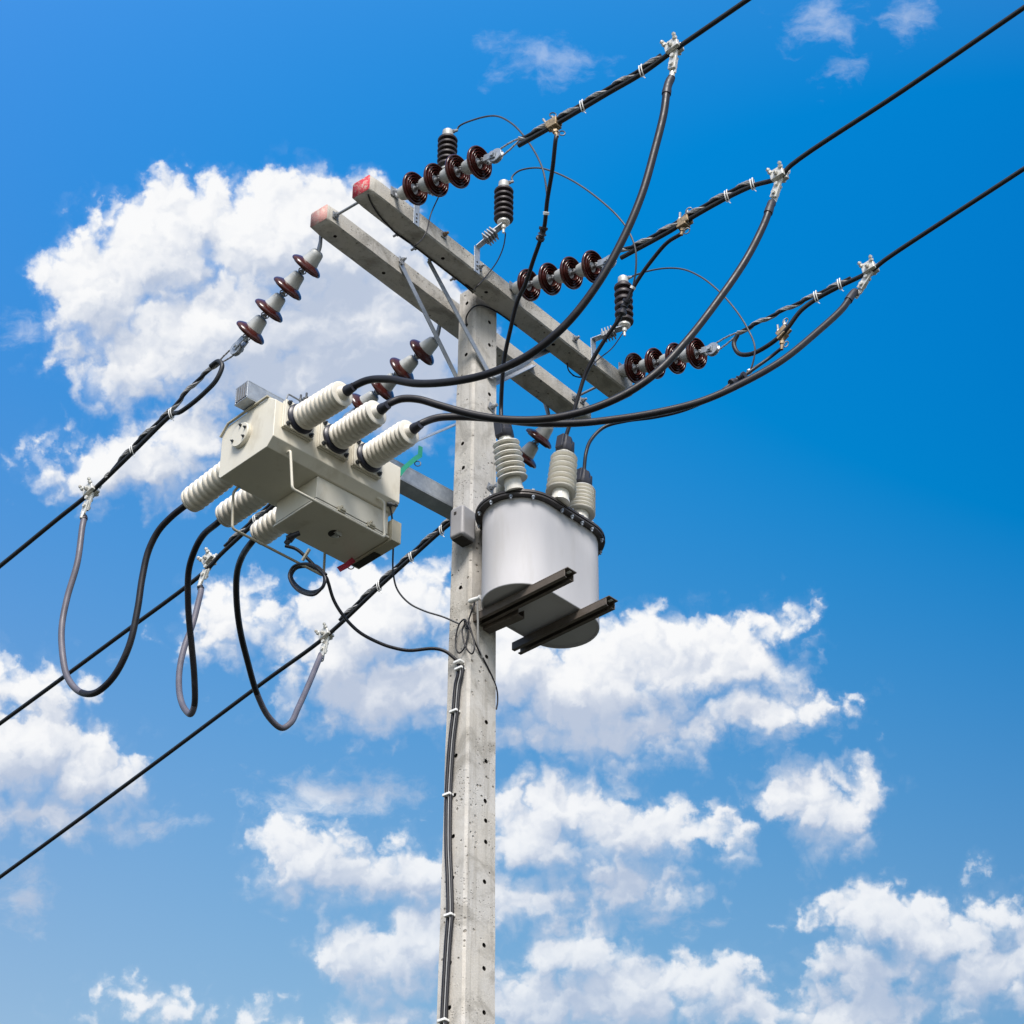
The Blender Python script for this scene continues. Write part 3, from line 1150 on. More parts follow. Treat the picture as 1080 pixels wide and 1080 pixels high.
# --- left-hand conductors (away from the viewer)
lineL = []
LD = [dict(y=YL[0], pts=[(204, 413), (181, 437.5), (140, 477), (96, 519), (60, 548), (0, 597)], wrap=(230, 382.5), wend=(112, 504), hub=SL[0]),
      dict(y=YL[1], pts=[(330, 495), (308, 514), (286, 535.5), (232, 585.5), (217, 602), (120, 675), (0, 763)], wrap=(345, 476), wend=(236, 580), hub=SL[1]),
      dict(y=YL[2], pts=[(500, 533), (470, 556), (434, 588), (399.8, 619), (344, 671), (280, 718), (150, 815), (0, 925)], wrap=(505, 524), wend=(358, 656), hub=SL[2])]
LLb = ['black conductor at upper left with a loop under its insulators, leaving the left edge highest', 'black conductor passing behind the beige switch to the left edge, middle of the left three',
       'black conductor from behind the pole, lowest of the three on the left']
for i, d in enumerate(LD):
    y = d['y']
    pts = [at(*q, y=y) for q in d['pts']]
    if i == 0:
        tail = [(222, 386.5), (230, 381), (234.3, 386), (228, 401), (217, 413), (204, 424.5), (190, 434.5)]
        tp = [at(*q, y=y - .014) for q in tail]
        pts = tp + [at(*q, y=y) for q in d['pts'][1:]]
    last = extend(pts[-2], pts[-1], -44.0, .0030)
    o, P_ = conductor('overhead_conductor', pts + last, RC, LLb[i], GL)
    lineL.append((o, P_, pts))
    ws, we = at(*d['wrap'], y=y), at(*d['wend'], y=y)
    if i == 0:
        wp = spline([ws, at(204, 405.5, y=y), at(181, 431.5, y=y), at(140, 471, y=y), we], 8)
    else:
        core = spline(pts, 8)
        wp = [ws] + [p + Vector((0, -.006, .021)) for p in core if we.x <= p.x <= ws.x - .02]
    b = MB()
    b.tube(wp, .0085, 10)
    b.build('wrapped_tail', M['line'], o, smooth=50)
    b = MB()
    for ph in (0, .75, 1.5):
        helix(wp, .0100, .0052, .15, ph, b=b)
    b.build('twisted_strand', M['strand'], o, smooth=50)
    loop_strands(o, d['hub'], y, ws)
for i, qs in ((0, [(181, 437), (140, 475)]), (1, [(269.6, 549)]), (2, [(466, 560), (434, 588), (400, 619)])):
    o, P_, pts = lineL[i]
    for q in qs:
        p = at(*q, y=YL[i])
        ties(o, p - Vector((0, 0, .006)), Vector((1, 0, .2)), Vector((0, -.004, .018)), r=.0165)

# --- pale groove clamps that feed the switch
CR_px = [((711, 51), (706, 82)), ((822, 186), (815, 206)), ((918, 284), (905, 304))]
CL_px = [((96, 518), (89, 541)), ((221, 591), (213, 612)), ((344, 670), (341, 686))]
lab_c = ['highest on the right', 'on the middle right conductor', 'on the lowest right conductor', 'on the highest left conductor',
         'on the middle left conductor', 'on the lowest left conductor']
LUG = []
for k, ((c, h_), y) in enumerate(zip(CR_px + CL_px, YR + YL)):
    p = at(*c, y=y)
    q = at(*h_, y=y)
    hang = q - p
    hang.y = 0.0
    side = 1 if k < 3 else -1
    PP = (lineR if k < 3 else lineL)[k % 3][1]
    j = min(range(1, len(PP) - 1), key=lambda a: (PP[a] - p).length)
    t = (PP[j + 1] - PP[j - 1])
    LUG.append(line_clamp(p, t, 'pale bolted aluminium clamp ' + lab_c[k] + ', a thick cable hanging from it', hang))


# ------------------------------------------------------------------ thick jumper cables
def jumper(pts, r, m_, label, group, sleeve_r=.0185, name='jumper_cable', sl=.09, cat='cable'):
    b = MB()
    P_ = spline(pts, 8)
    b.tube(P_, r, 14)
    o = b.build(name, m_, smooth=60, base=pts[0])
    tag(o, label, cat, group)
    # heat-shrink sleeve at the lug end (first points)
    L = 0
    S = [P_[0]]
    for i in range(1, len(P_)):
        L += (P_[i] - P_[i - 1]).length
        S.append(P_[i])
        if L > sl:
            break
    b = MB()
    b.tube(S, sleeve_r, 14, rf=lambda f: sleeve_r * (.86 if f < .15 else (1.0 if f < .85 else 1.10)))
    b.build('sleeve', M['boot'], o, smooth=50)
    return o


def path_y(pxs, y0, y1, first=None, lasts=()):
    """points along a hanging cable; its distance shifts evenly from plane y0 to plane y1 along its length"""
    L = [0.0]
    for i in range(1, len(pxs)):
        L.append(L[-1] + math.hypot(pxs[i][0] - pxs[i - 1][0], pxs[i][1] - pxs[i - 1][1]))
    out = [at(*q, y=y0 + (y1 - y0) * l / L[-1]) for q, l in zip(pxs, L)]
    if first is not None:
        out = [first] + out
    return out + list(lasts)


# switch frame (tilted a few degrees off the line direction in plan)
YAW = 0.1139
KO = at(230, 505.5, z=-1.415)
K = frame(KO, YAW)


def kp(x, y, z):
    return fw(K, x, y, z)


KB = [(.118, .172), (.318, .168), (.512, .165)]       # y, z of the bushing axes on the front face
KW = .375
BL_ = .255
FE = [at(*q, y=y, fr=K) for q, (y, z) in zip([(362.5, 414.5), (398.5, 434), (433, 454.5)], KB)]
BE = [at(*q, y=y, fr=K) for q, (y, z) in zip([(198, 531), (234, 546.5), (270.5, 566)], KB)]

RJ = r_j = 0.0168
GJ = 'thick black jumper cables on the switch'
ya = [e.y for e in FE]
j1 = path_y([(704.5, 90), (700, 120), (690, 160), (677, 205), (658, 250), (630, 300), (597, 342), (560, 373), (520, 392.5), (480, 402), (440, 404.5), (410, 400), (388, 401), (374, 407)],
            YR[0], ya[0])
j2 = path_y([(814, 214), (806, 236), (786, 275), (755, 320), (722, 362), (690, 395), (655, 418), (615, 434), (575, 442), (535, 442.5), (500, 437.5), (465, 428), (440, 421), (422, 421), (408, 427)],
            YR[1], ya[1])
j3 = path_y([(902, 308), (888, 326), (862, 350), (825, 380), (785, 403), (740, 423), (695, 434.5), (650, 442), (605, 446.5), (560, 446), (515, 441), (480, 439.5), (460, 441), (443, 447.5)],
            YR[2], ya[2])
for k, (j, lab) in enumerate(((j1, 'thick black cable sweeping from the highest right clamp down to the leftmost switch bushing'),
                              (j2, 'thick black cable curving from the middle right clamp to the middle switch bushing'),
                              (j3, 'thick black cable curving low from the lowest right clamp to the third switch bushing'))):
    jumper([LUG[k]] + j + [FE[k] + (FE[k] - j[-1]) * .3], RJ, M['black'], lab, GJ)

yb = [e.y for e in BE]
l1 = path_y([(88.5, 545), (86.6, 557), (81.5, 594), (71, 630), (65.3, 660), (65.8, 688), (71.5, 715), (86, 730.5), (102, 730), (120.3, 713), (135.9, 682),
             (145, 643), (150, 609.6), (156.6, 581), (167, 560), (181, 544.8), (195, 533.5)], YL[0], yb[0])
l2 = path_y([(211.8, 621), (209, 636), (203.3, 658), (194.6, 682), (189.3, 707), (189.6, 733), (195, 748), (201.5, 752.8), (205, 744), (205, 715), (202, 680), (199.5, 655),
             (198.4, 636), (199, 602), (205.5, 580), (214.4, 564.4), (231, 550)], YL[1], yb[1])
l3 = path_y([(339, 690), (335.5, 698), (325.5, 722), (314.4, 746.7), (306, 763), (296.7, 767.8), (283.3, 756), (271, 731.5), (261, 697), (253.3, 665), (249.5, 633),
             (250, 604.4), (255.5, 586.7), (267, 570)], YL[2], yb[2])
for k, (j, lab) in enumerate(((l1, 'thick cable hanging in the widest loop at far left, lighter grey towards its clamp'),
                              (l2, 'thick cable hanging in a narrow hairpin loop below the switch'),
                              (l3, 'thick cable hanging in a deep loop below the switch, ending on the lowest left line'))):
    pts = [LUG[3 + k]] + j + [BE[k] + (BE[k] - j[-1]) * .3]
    n = len(pts) // 2 - 1 if k == 0 else len(pts) // 2
    b = MB()
    P_ = spline(pts, 8)
    b.tube(P_, .0155, 14)
    o = b.build('jumper_cable', [M['black'], M['lighter']], smooth=60, base=pts[0])
    tag(o, lab, 'cable', 'thick looping cables under the switch')
    cutl = n * 8
    for pg in o.data.polygons:
        if pg.index < cutl * 14:
            pg.material_index = 1
    b = MB()
    S = P_[:12 if k == 0 else 9]
    b.tube(S, .0165, 14, rf=lambda f: .0165 * (.86 if f < .15 else (1.0 if f < .85 else 1.10)))
    b.build('sleeve', M['boot'], o, smooth=50)

# ------------------------------------------------------------------ galvanised cantilever beam
BT, BBt = -1.035, -1.13
fb0 = at(261.7, 400.5, z=BT)
fb1 = at(460, 507.8, z=BT)
dirb = (fb1 - fb0).normalized()
yawb = math.atan2(dirb.x, dirb.y)
BF = frame(fb0 + (KO - KO), yawb)
BWd = .088
LB = (fb1 - fb0).length + .45
b = MB()
H_ = BT - BBt
tk = .006
b.box(BF, -BWd, 0, 0, LB, -tk, 0)
b.box(BF, -BWd, 0, 0, LB, -H_, -H_ + tk)
b.box(BF, -tk, 0, 0.0005, LB - .0005, -H_ + tk + .0002, -tk - .0002)
b.box(BF, -BWd, -BWd + tk, 0.0005, LB - .0005, -H_ + tk + .0002, -tk - .0002)
beam = b.build('cantilever_beam', M['galv'], bevel=.0015, base=fb0)
tag(beam, 'galvanised box beam with slotted end, fixed behind the pole above the beige switch', 'beam')
b = MB()
for k in range(5):
    x = -BWd + tk + .006 + k * .0165
    b.box(BF, x, x + .009, -.0035, .012, -H_ + tk + .003, -tk - .003)
b.build('end_slat', M['galvd'], beam)
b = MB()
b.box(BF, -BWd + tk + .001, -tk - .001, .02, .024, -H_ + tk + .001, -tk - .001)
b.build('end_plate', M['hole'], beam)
# stay strap from the pole down to the beam
sp0 = at(480, 448, x=-.06)
sp1 = at(385, 491, y=-.62)
sp1 = fw(BF, -.02, 0, 0)
sp1 = Vector((at(380, 490, x=-.12)))
b = MB()
b.bar(at(490, 443.5, x=-.082), sp1, .034, .005, up=(.3, -.2, 1))
o = b.build('stay_strap', M['galv'], base=sp1, bevel=.001)
tag(o, 'flat steel stay strap from the pole to the beam behind the switch cables', 'brace')

# ------------------------------------------------------------------ load break switch
sw = thing('load_break_switch', kp(.19, .36, 0), 'beige steel load break switch with six ribbed bushings hung under the galvanised beam', 'load break switch')
c_ = .040
HH = .272
LL = .725
poly = [(KW - c_, 0), (KW, c_), (KW, HH - .038), (KW - .050, HH), (.045, HH), (0, HH - .045), (0, .012), (.012, 0)]
b = MB()
b.prism([kp(x, 0, z) for x, z in poly], kp(0, LL, 0) - kp(0, 0, 0))
b.build('housing', M['beige'], sw, bevel=.004)
# lid edge lip along the top of the near end
b = MB()
b.bar(kp(.045, -.006, HH + .004), kp(KW - .050, -.006, HH + .004), .012, .008, up=(0, 0, 1))
b.bar(kp(.045, -.006, HH + .003), kp(-.003, -.006, HH - .046), .012, .008, up=(0, 0, 1))
b.bar(kp(KW - .058, .002, HH + .004), kp(KW - .058, LL, HH + .004), .014, .007)
b.build('lid_lip', M['beiged'], sw, bevel=.001)
# round cover on the end
cc = at(256, 460, y=-.001, fr=K)
b = MB()
ny = -K[1][1]
b.lathe(cc, ny, [(0, .060), (.016, .060), (.020, .057)], seg=36)
cv = b.build('round_cover', M['beige'], sw, smooth=30)
b = MB()
for a in (80, 200, 320, 20):
    r = math.radians(a)
    o_ = cc + K[1][0] * (.045 * math.cos(r)) + Vector((0, 0, .045 * math.sin(r))) + ny * .02
    b.hexnut(o_, ny, .007, .006)
    b.lathe(o_, ny, [(0, .0035), (.013, .0035)], seg=6)
b.build('cover_bolt', M['dark_steel'], cv)

# bushings
X_ = K[1][0]


def ribbed(L, r0, r1, n, cone=0.0):
    prof = [(0, r0)]
    for i in range(n):
        a = L * (i + .15) / n
        m_ = L * (i + .50) / n
        e = L * (i + .88) / n
        rr = r1 - cone * i / n
        prof += [(a, r0), (a + .003, rr - .004), (m_, rr), (e - .003, rr - .003), (e, r0)]
    prof.append((L, r0))
    return prof


for i, (y, z) in enumerate(KB):
    # front one
    p0 = kp(KW, y, z)
    ax = (FE[i] - p0)
    ax = (X_ * .995 + Vector((0, 0, 1)) * (ax.dot(Vector((0, 0, 1))) / max(.1, ax.dot(X_)) * 1.0)).normalized()
    br = bpy.data.objects.new('bushing', None)
    COL.objects.link(br)
    br.parent = sw
    b = MB()
    b.box(K, KW + .001, KW + .012, y - .080, y + .080, z - .070, z + .070)
    b.box(K, KW + .016, KW + .026, y - .080, y + .080, z - .070, z + .070)
    b.build('base_plate', M['beige'], br, bevel=.002)
    b = MB()
    b.box(K, KW + .012, KW + .016, y - .074, y + .074, z - .064, z + .064)
    b.build('plate_gap_shade', M['ring'], br)  # dark sheet painted in for the shaded gap between the two plates
    for sy in (-1, 1):
        for sz in (-1, 1):
            b = MB()
            q = kp(KW + .026, y + sy * .064, z + sz * .055)
            b.lathe(q, X_, [(0, .0105), (.009, .0105), (.0092, .005), (.019, .005)], seg=8)
            b.build('bolt', M['dark_steel'], br)
    q0 = kp(KW + .026, y, z)
    b = MB()
    b.lathe(q0, ax, [(0, .070), (.012, .070), (.022, .060), (.024, .05)], seg=36)
    b.build('gasket_ring', M['ring'], br, smooth=40)
    L = (FE[i] - q0).dot(ax) - .022
    b = MB()
    b.lathe(q0 + ax * .018, ax, ribbed(L - .018, .0535, .0625, 9), seg=44)
    b.lathe(q0 + ax * L, ax, [(0, .052), (.003, .058), (.012, .0585), (.016, .052), (.016, .034), (.038, .026), (.042, .018)], seg=40)
    b.build('porcelain', M['cream'] if i == 0 else M['grey_cream'], br, smooth=55)
    b = MB()
    b.lathe(q0 + ax * (L + .038), ax, [(0, .024), (.02, .0235), (.03, .021), (.05, .019)], seg=20)
    b.build('cable_boot', M['boot'], br, smooth=50)
    # rear one
    p1 = kp(0, y, z - .02)
    ax2 = (BE[i] - p1).normalized()
    L2 = (BE[i] - p1).length
    br = bpy.data.objects.new('bushing', None)
    COL.objects.link(br)
    br.parent = sw
    b = MB()
    b.box(K, -.012, -.001, y - .078, y + .078, z - .09, z + .05)
    b.build('base_plate', M['beige'], br, bevel=.002)
    b = MB()
    b.lathe(p1 + ax2 * .01, ax2, ribbed(L2 - .045, .0535, .0625, 10), seg=44)
    b.lathe(p1 + ax2 * (L2 - .036), ax2, [(0, .052), (.003, .059), (.012, .058), (.016, .050), (.020, .022), (.045, .020)], seg=40)
    b.build('porcelain', M['cream'] if i == 0 else M['grey_cream'], br, smooth=55)
    for br_, e in ((br, 0),):
        pass

# mechanism cabinet below
CX0, CX1, CY0, CY1, CZ = .045, .325, .293, .705, -.135
cab = MB()
cab.box(K, CX0, CX1, CY0, CY1, CZ + .021, -.001)
cb_ = cab.build('mechanism_cabinet', M['beige'], sw, bevel=.003)
b = MB()
b.box(K, CX0 - .006, CX1 + .007, CY0 - .007, CY1 + .007, CZ, CZ + .011)
b.build('bottom_door', M['beige'], cb_, bevel=.0025)
b = MB()
b.box(K, CX0 + .003, CX1 - .001, CY0 + .001, CY1 - .002, CZ + .0112, CZ + .0208)
b.build('door_seal', M['hole'], cb_)
b = MB()
for yy in (.43, .60):
    b.box(K, CX1 + .004, CX1 + .013, yy - .02, yy + .02, CZ + .003, CZ + .026)
    b.lathe(kp(CX1 + .014, yy - .012, CZ + .014), K[1][1], [(0, .006), (.03, .006)], seg=8)
    b.hexnut(kp(CX1 + .010, yy, CZ + .026), (0, 0, 1), .007, .01)
b.build('hinge', M['beiged'], cb_, bevel=.001)
# padlock tab under the door
b = MB()
t0 = at(353, 563, z=CZ - .0005, fr=K, world=False)
b.prism([kp(t0.x - .030, t0.y, CZ - .0005), kp(t0.x + .030, t0.y, CZ - .0005), kp(t0.x + .022, t0.y, CZ - .03), kp(t0.x - .012, t0.y, CZ - .012)], K[1][1] * .006)
b.prism([kp(t0.x + .004, t0.y - .012, CZ - .0005), kp(t0.x + .03, t0.y - .012, CZ - .0005), kp(t0.x + .03, t0.y - .012, CZ - .022)], K[1][1] * .028)
b.build('lock_tab', M['cap'], cb_)
b = MB()
b.lathe(kp(t0.x, t0.y, CZ - .0004), (0, 0, -1), [(0, .030), (.0012, .030)], seg=20)
b.build('lock_recess_shade', M['hole'], cb_)  # flat dark disc, the shade of the recess put into its colour
# auxiliary box on the far side of the cabinet
b = MB()
pf = at(417, 545.5, x=CX1 + .01, fr=K, world=False)
b.box(K, .06, CX1 + .02, CY1 + .008, CY1 + .062, CZ - .012, -.035)
ax_ = b.build('side_box', M['beiged'], sw, bevel=.003)
b = MB()
b.box(K, .075, .22, CY1 + .016, CY1 + .054, CZ - .0165, CZ - .0125)
b.build('vent', M['hole'], ax_)

# guard rails of bent pipe
gd = [at(304.5, 476.3, x=.352, fr=K), at(308.3, 514.8, x=.352, fr=K), at(405.5, 567.5, x=.352, fr=K), at(405, 529, x=.352, fr=K), at(396.7, 524.4, x=.335, fr=K)]


def rounded(pts, r=.018):
    out = [pts[0]]
    for i in range(1, len(pts) - 1):
        a, p, c = pts[i - 1], pts[i], pts[i + 1]
        u = (a - p).normalized() * min(r, (a - p).length * .45)
        v = (c - p).normalized() * min(r, (c - p).length * .45)
        for k in range(6):
            t = k / 5
            out.append((p + u) * (1 - t) ** 2 + p * 2 * t * (1 - t) + (p + v) * t ** 2)
    out.append(pts[-1])
    return out


fg = [kp(.348, gd0, gz) for gd0, gz in ()]
q0 = at(304.5, 476.3, x=.360, fr=K, world=False)
q1 = at(308.3, 515.5, x=.372, fr=K, world=False)
q2 = at(405.5, 567.0, x=.372, fr=K, world=False)
q3 = at(405.0, 529.0, x=.372, fr=K, world=False)
q4 = at(396.7, 524.6, x=.352, fr=K, world=False)
b = MB()
b.tube(rounded([kp(*(q0 - Vector((.012, 0, 0)))), kp(*(q0 + Vector((.012, 0, 0)))), kp(*q1), kp(*q2), kp(*q3), kp(*q4)]), .0062, 10)
b.build('guard_rail', M['beige'], sw, smooth=60)
b = MB()
r0 = [at(*q, x=.004, fr=K) for q in [(251, 513), (246, 519), (245, 557.5), (341.3, 607.5), (342.5, 584)]]
b.tube(rounded([r0[0] + X_ * .02] + r0[1:] + [r0[-1] + Vector((0, 0, .03))]), .0062, 10)
b.build('guard_rail', M['beiged'], sw, smooth=60)
b = MB()
g3 = [at(*q, x=.20, fr=K) for q in [(298, 425), (304, 415.5), (326, 428)]]
b.tube(rounded([g3[0] - Vector((0, 0, .03))] + g3[1:] + [g3[-1] - Vector((0, 0, .03))], .01), .0042, 8)
b.build('lifting_eye', M['galvd'], sw)
b = MB()
for q in [(317, 423), (320, 426), (323, 421)]:
    p = at(*q, x=.17, fr=K)
    b.hexnut(p, (0, 0, 1), .009, .012)
    b.lathe(p - Vector((0, 0, .02)), (0, 0, 1), [(0, .005), (.055, .005)], seg=8)
b.build('clamp_bolt', M['dark_steel'], sw)
# beam hangers
b = MB()
for yy in (.16, .36, .56):
    p = kp(.14, yy, HH - .002)
    b.box(K, .10, .20, yy - .012, yy + .012, HH, HH + .012)
    b.lathe(kp(.19, yy, HH), (0, 0, 1), [(0, .006), (.03, .006)], seg=8)
b.build('hanger', M['galvd'], sw)
# green and red pull levers with small rings


def lever(root, pts, w, m_, name, ring_c, ringn, up):
    b = MB()
    for i in range(len(pts) - 1):
        b.bar(pts[i], pts[i + 1] + (pts[i + 1] - pts[i]).normalized() * .002 * i, w, .003 + .0004 * i, up=up)
    o = b.build(name, m_, root)
    u, v = perp(ringn)
    b = MB()
    b.tube([ring_c + (u * math.cos(a) + v * math.sin(a)) * .014 for a in [2 * math.pi * k / 16 for k in range(17)]], .0025, 6, cap=False)
    b.build('pull_ring', M['ring'], o)


xl = .30
lever(sw, [at(*q, x=xl, fr=K) for q in [(421, 500.5), (427, 493), (437.5, 484), (443, 480.5), (443.5, 472)]], .022, M['green'], 'green_lever', at(440.5, 489, x=xl, fr=K), Vector((1, -1, 0)), (1, -.2, .1))
lever(sw, [at(*q, x=.10, fr=K) for q in [(373, 590), (366, 596), (357.5, 600.5)]], .026, M['red'], 'red_lever', at(370, 597.5, x=.10, fr=K), Vector((1, -1, 0)), (1, -.2, .1))
b = MB()
b.tube([at(*q, x=.27, fr=K) for q in [(422.5, 503), (426.5, 495), (432, 489.5)]], .0022, 6)
b.build('pull_wire', M['dark_steel'], sw)
# earthing stud on the far lower corner
b = MB()
eb = at(408, 531.5, x=.352, fr=K)
b.lathe(eb, (K[1][0] * .6 + K[1][1]).normalized(), [(0, .011), (.022, .011), (.024, .006), (.05, .006)], seg=12)
b.hexnut(eb + (K[1][0] * .6 + K[1][1]).normalized() * .036, (K[1][0] * .6 + K[1][1]), .010, .008)
b.build('earth_stud', M['dark_steel'], sw)
b = MB()
gp = at(305, 568.5, x=.10, fr=K)
b.lathe(kp(.10, .42, 0) * 0 + gp + Vector((.0, .02, .03)), Vector((-.35, -.25, -.7)), [(0, .017), (.03, .017), (.032, .013), (.05, .013)], seg=12)
b.lathe(gp + Vector((.03, .03, .035)), Vector((-.6, -.5, -.4)), [(0, .012), (.06, .012)], seg=10)
b.build('cable_gland', M['boot'], sw)

# ------------------------------------------------------------------ grey oval tank
TY = 0.0595
TC = Vector((.287, .140, 0))
T = frame(TC, TY)
TB, TT = -1.80, -1.342


def tp(x, y, z):
    return fw(T, x, y, z)


def stadium(r, half, n=20):
    out = []
    for k in range(n + 1):
        a = math.pi * k / n
        out.append((r * math.cos(a), half + r * math.sin(a)))
    for k in range(n + 1):
        a = math.pi + math.pi * k / n
        out.append((r * math.cos(a), -half + r * math.sin(a)))
    return out


RT, HT = .172, .135
tank = thing('voltage_transformer', tp(0, 0, TB), 'light grey oval tank with dark bolted lid and two rails, right of the pole', 'transformer')


def stad_solid(b, r, half, z0, z1, mi=0, lip=0.0):
    s = stadium(r, half)
    n = len(s)
    vs = [tp(x, y, z0) for x, y in s] + [tp(x, y, z1) for x, y in s]
    b.add(vs, [tuple(range(n))[::-1], tuple(range(n, 2 * n))] + [(i, (i + 1) % n, n + (i + 1) % n, n + i) for i in range(n)], mi)


b = MB()
s_o = stadium(RT, HT)
# shell with a recessed bottom (rolled rim)
rings = [(RT - .010, TB + .010), (RT - .008, TB), (RT - .002, TB), (RT, TB + .003), (RT, TT)]
vs = []
n = len(s_o)
for r, z in rings:
    for x, y in stadium(r, HT):
        vs.append(tp(x, y, z))
fs = [tuple(range(n))[::-1], tuple((len(rings) - 1) * n + k for k in range(n))]
for i in range(len(rings) - 1):
    fs += [(i * n + k, i * n + (k + 1) % n, (i + 1) * n + (k + 1) % n, (i + 1) * n + k) for k in range(n)]
b.add(vs, fs)
b.build('tank', M['tank'], tank, smooth=30)
b = MB()
stad_solid(b, RT + .030, HT, TT + .0005, TT + .010)
stad_solid(b, RT + .034, HT, TT + .012, TT + .024)
stad_solid(b, RT + .026, HT, TT + .0102, TT + .0118)
lid = b.build('lid', M['gasket'], tank, bevel=.002, smooth=35)
per = stadium(RT + .021, HT, 6)
for (x, y) in per[:-1] + [(RT + .021, 0), (RT + .021, HT * .5), (RT + .021, -HT * .5)]:
    b = MB()
    p = tp(x, y, TT)
    b.lathe(p + Vector((0, 0, .034)), (0, 0, -1), [(0, .0085), (.0095, .0085), (.0096, .0045), (.034, .0045), (.0341, .0085), (.042, .0085), (.0421, .0045), (.052, .0045)], seg=8)
    b.build('lid_bolt', M['galv'], tank)
TBU = []
for (bx, by), topx, x_ in zip([(542.8, 518.5), (590.5, 530.5), (611, 553)], [(532.5, 461), (595.5, 477), (614.5, 513)], [.300, .40, .37]):
    base = at(bx, by, z=TT + .024)
    topp = at(topx[0], topx[1], x=base.x + (x_ - base.x) * 0)
    ax = (topp - base).normalized()
    L = (topp - base).length
    br = bpy.data.objects.new('bushing', None)
    COL.objects.link(br)
    br.parent = tank
    b = MB()
    prof = [(0, .044), (.012, .044), (.014, .041), (.06, .040)]
    nsh = 7
    z0 = .062
    st = (L - z0 - .01) / nsh
    for k in range(nsh):
        a = z0 + st * k
        rr = .070 - .009 * k / nsh
        core = .034 - .005 * k / nsh
        prof += [(a, core), (a - .003, rr - .003), (a + .001, rr), (a + .005, rr - .002), (a + st * .45, core + .008), (a + st * .8, core)]
    prof += [(L, .030)]
    b.lathe(base, ax, prof, seg=36)
    b.build('porcelain', M['porc'], br, smooth=45)
    b = MB()
    b.lathe(topp - ax * .006, ax, [(0, .036), (.012, .043), (.036, .043), (.040, .036), (.085, .032), (.09, .018), (.11, .012)], seg=8)
    u, v = perp(ax)
    for s in (-1, 1):
        b.bar(topp + u * (s * .040) + ax * .002, topp + u * (s * .034) + ax * .080, .014, .040, up=v)
    b.build('terminal_boot', M['boot'], br, bevel=.002, smooth=30)
    TBU.append(topp + ax * .105)
# rails
for (a, c_px) in (((492, 661), (597, 608)), ((540.4, 687), (641, 638))):
    z = TB - .004
    A = at(*a, z=z - .045)
    A2 = at(*c_px, z=z - .045)
    mid = (A + A2) / 2
    la = T[0]
    ly = (mid - la).dot(T[1][1])
    x0 = (A - la).dot(T[1][0])
    x1 = (A2 - la).dot(T[1][0]) + .012
    rl = MB()
    wd = .056
    z0, z1 = z - .040, z
    rl.box(T, x0, x1, ly - .004, ly + wd, z1 - .006, z1 - .0005)
    rl.box(T, x0 + .0, x1 - .018, ly - .004, ly + .001, z0, z1 - .0062)
    rl.box(T, x0 + .0, x1 - .018, ly + wd - .005, ly + wd, z0, z1 - .0062)
    rl.box(T, x0 + .0, x1 - .022, ly + .0012, ly + .015, z0, z0 + .005)
    rl.box(T, x0 + .0, x1 - .022, ly + wd - .019, ly + wd - .0052, z0, z0 + .005)
    o = rl.build('mounting_rail', M['rail'], tank, bevel=.0012)
    sl_ = MB()
    for xx in (x0 + .018, x1 - .030):
        sl_.box(T, xx, xx + .022, ly + .018, ly + .032, z1 - .0085, z1 - .0063)
    sl_.build('slot_sky_patch', M['tie'], o)  # white blocks stand in for bright sky showing through the slots
b = MB()
b.box(T, -RT - .004, -RT + .02, -.13, -.09, -1.62, -1.57)
b.build('mounting_lug', M['tank'], tank, bevel=.003)
# bracket carrying the tank from the pole
b = MB()
A = at(513, 666, x=hwx(-1.95) + .001)
b.bar(A, A + Vector((.20, 0, 0)), .046, .006)
b.bar(A + Vector((0, -.020, .021)), A + Vector((.20, -.020, .021)), .006, .036)
b.bar(A + Vector((0, .020, .021)), A + Vector((.20, .020, .021)), .006, .036)
o = b.build('tank_bracket', M['rail'], base=A, bevel=.001)
tag(o, 'short dark steel bracket under the grey tank, fixed to the pole face', 'bracket')

# ------------------------------------------------------------------ small grey box on the pole
c0 = at(487.8, 562, y=-.185)
bx0, bx1 = at(473, 568, y=-.185).x, c0.x
root = thing('junction_box', (bx0, -.13, c0.z), 'small rounded grey junction box on the pole beside the grey tank', 'junction box')
b = MB()
b.box(WF, bx0, bx1, -.185, -hwy(-1.4) - .001, c0.z, c0.z + .165)
b.build('box_body', M['ctrl'], root, bevel=.016)
b = MB()
b.box(WF, bx0 + .012, bx1 - .012, -.178, -.10, c0.z - .006, c0.z - .0005)
b.box(WF, bx0 + .03, bx0 + .045, -.1875, -.185, c0.z + .12, c0.z + .135)
b.build('bottom_plate', M['hole'], root, bevel=.004)
b = MB()
gl = at(495.5, 583, z=c0.z - .008)
b.lathe(gl + Vector((0, 0, .0)), (0, 0, -1), [(0, .017), (.02, .017), (.024, .012), (.05, .014), (.052, .009), (.09, .009)], seg=12)
b.bar(gl + Vector((0, 0, -.05)), gl + Vector((-.045, -.02, -.055)), .012, .012)
b.build('cable_gland', M['boot'], root)

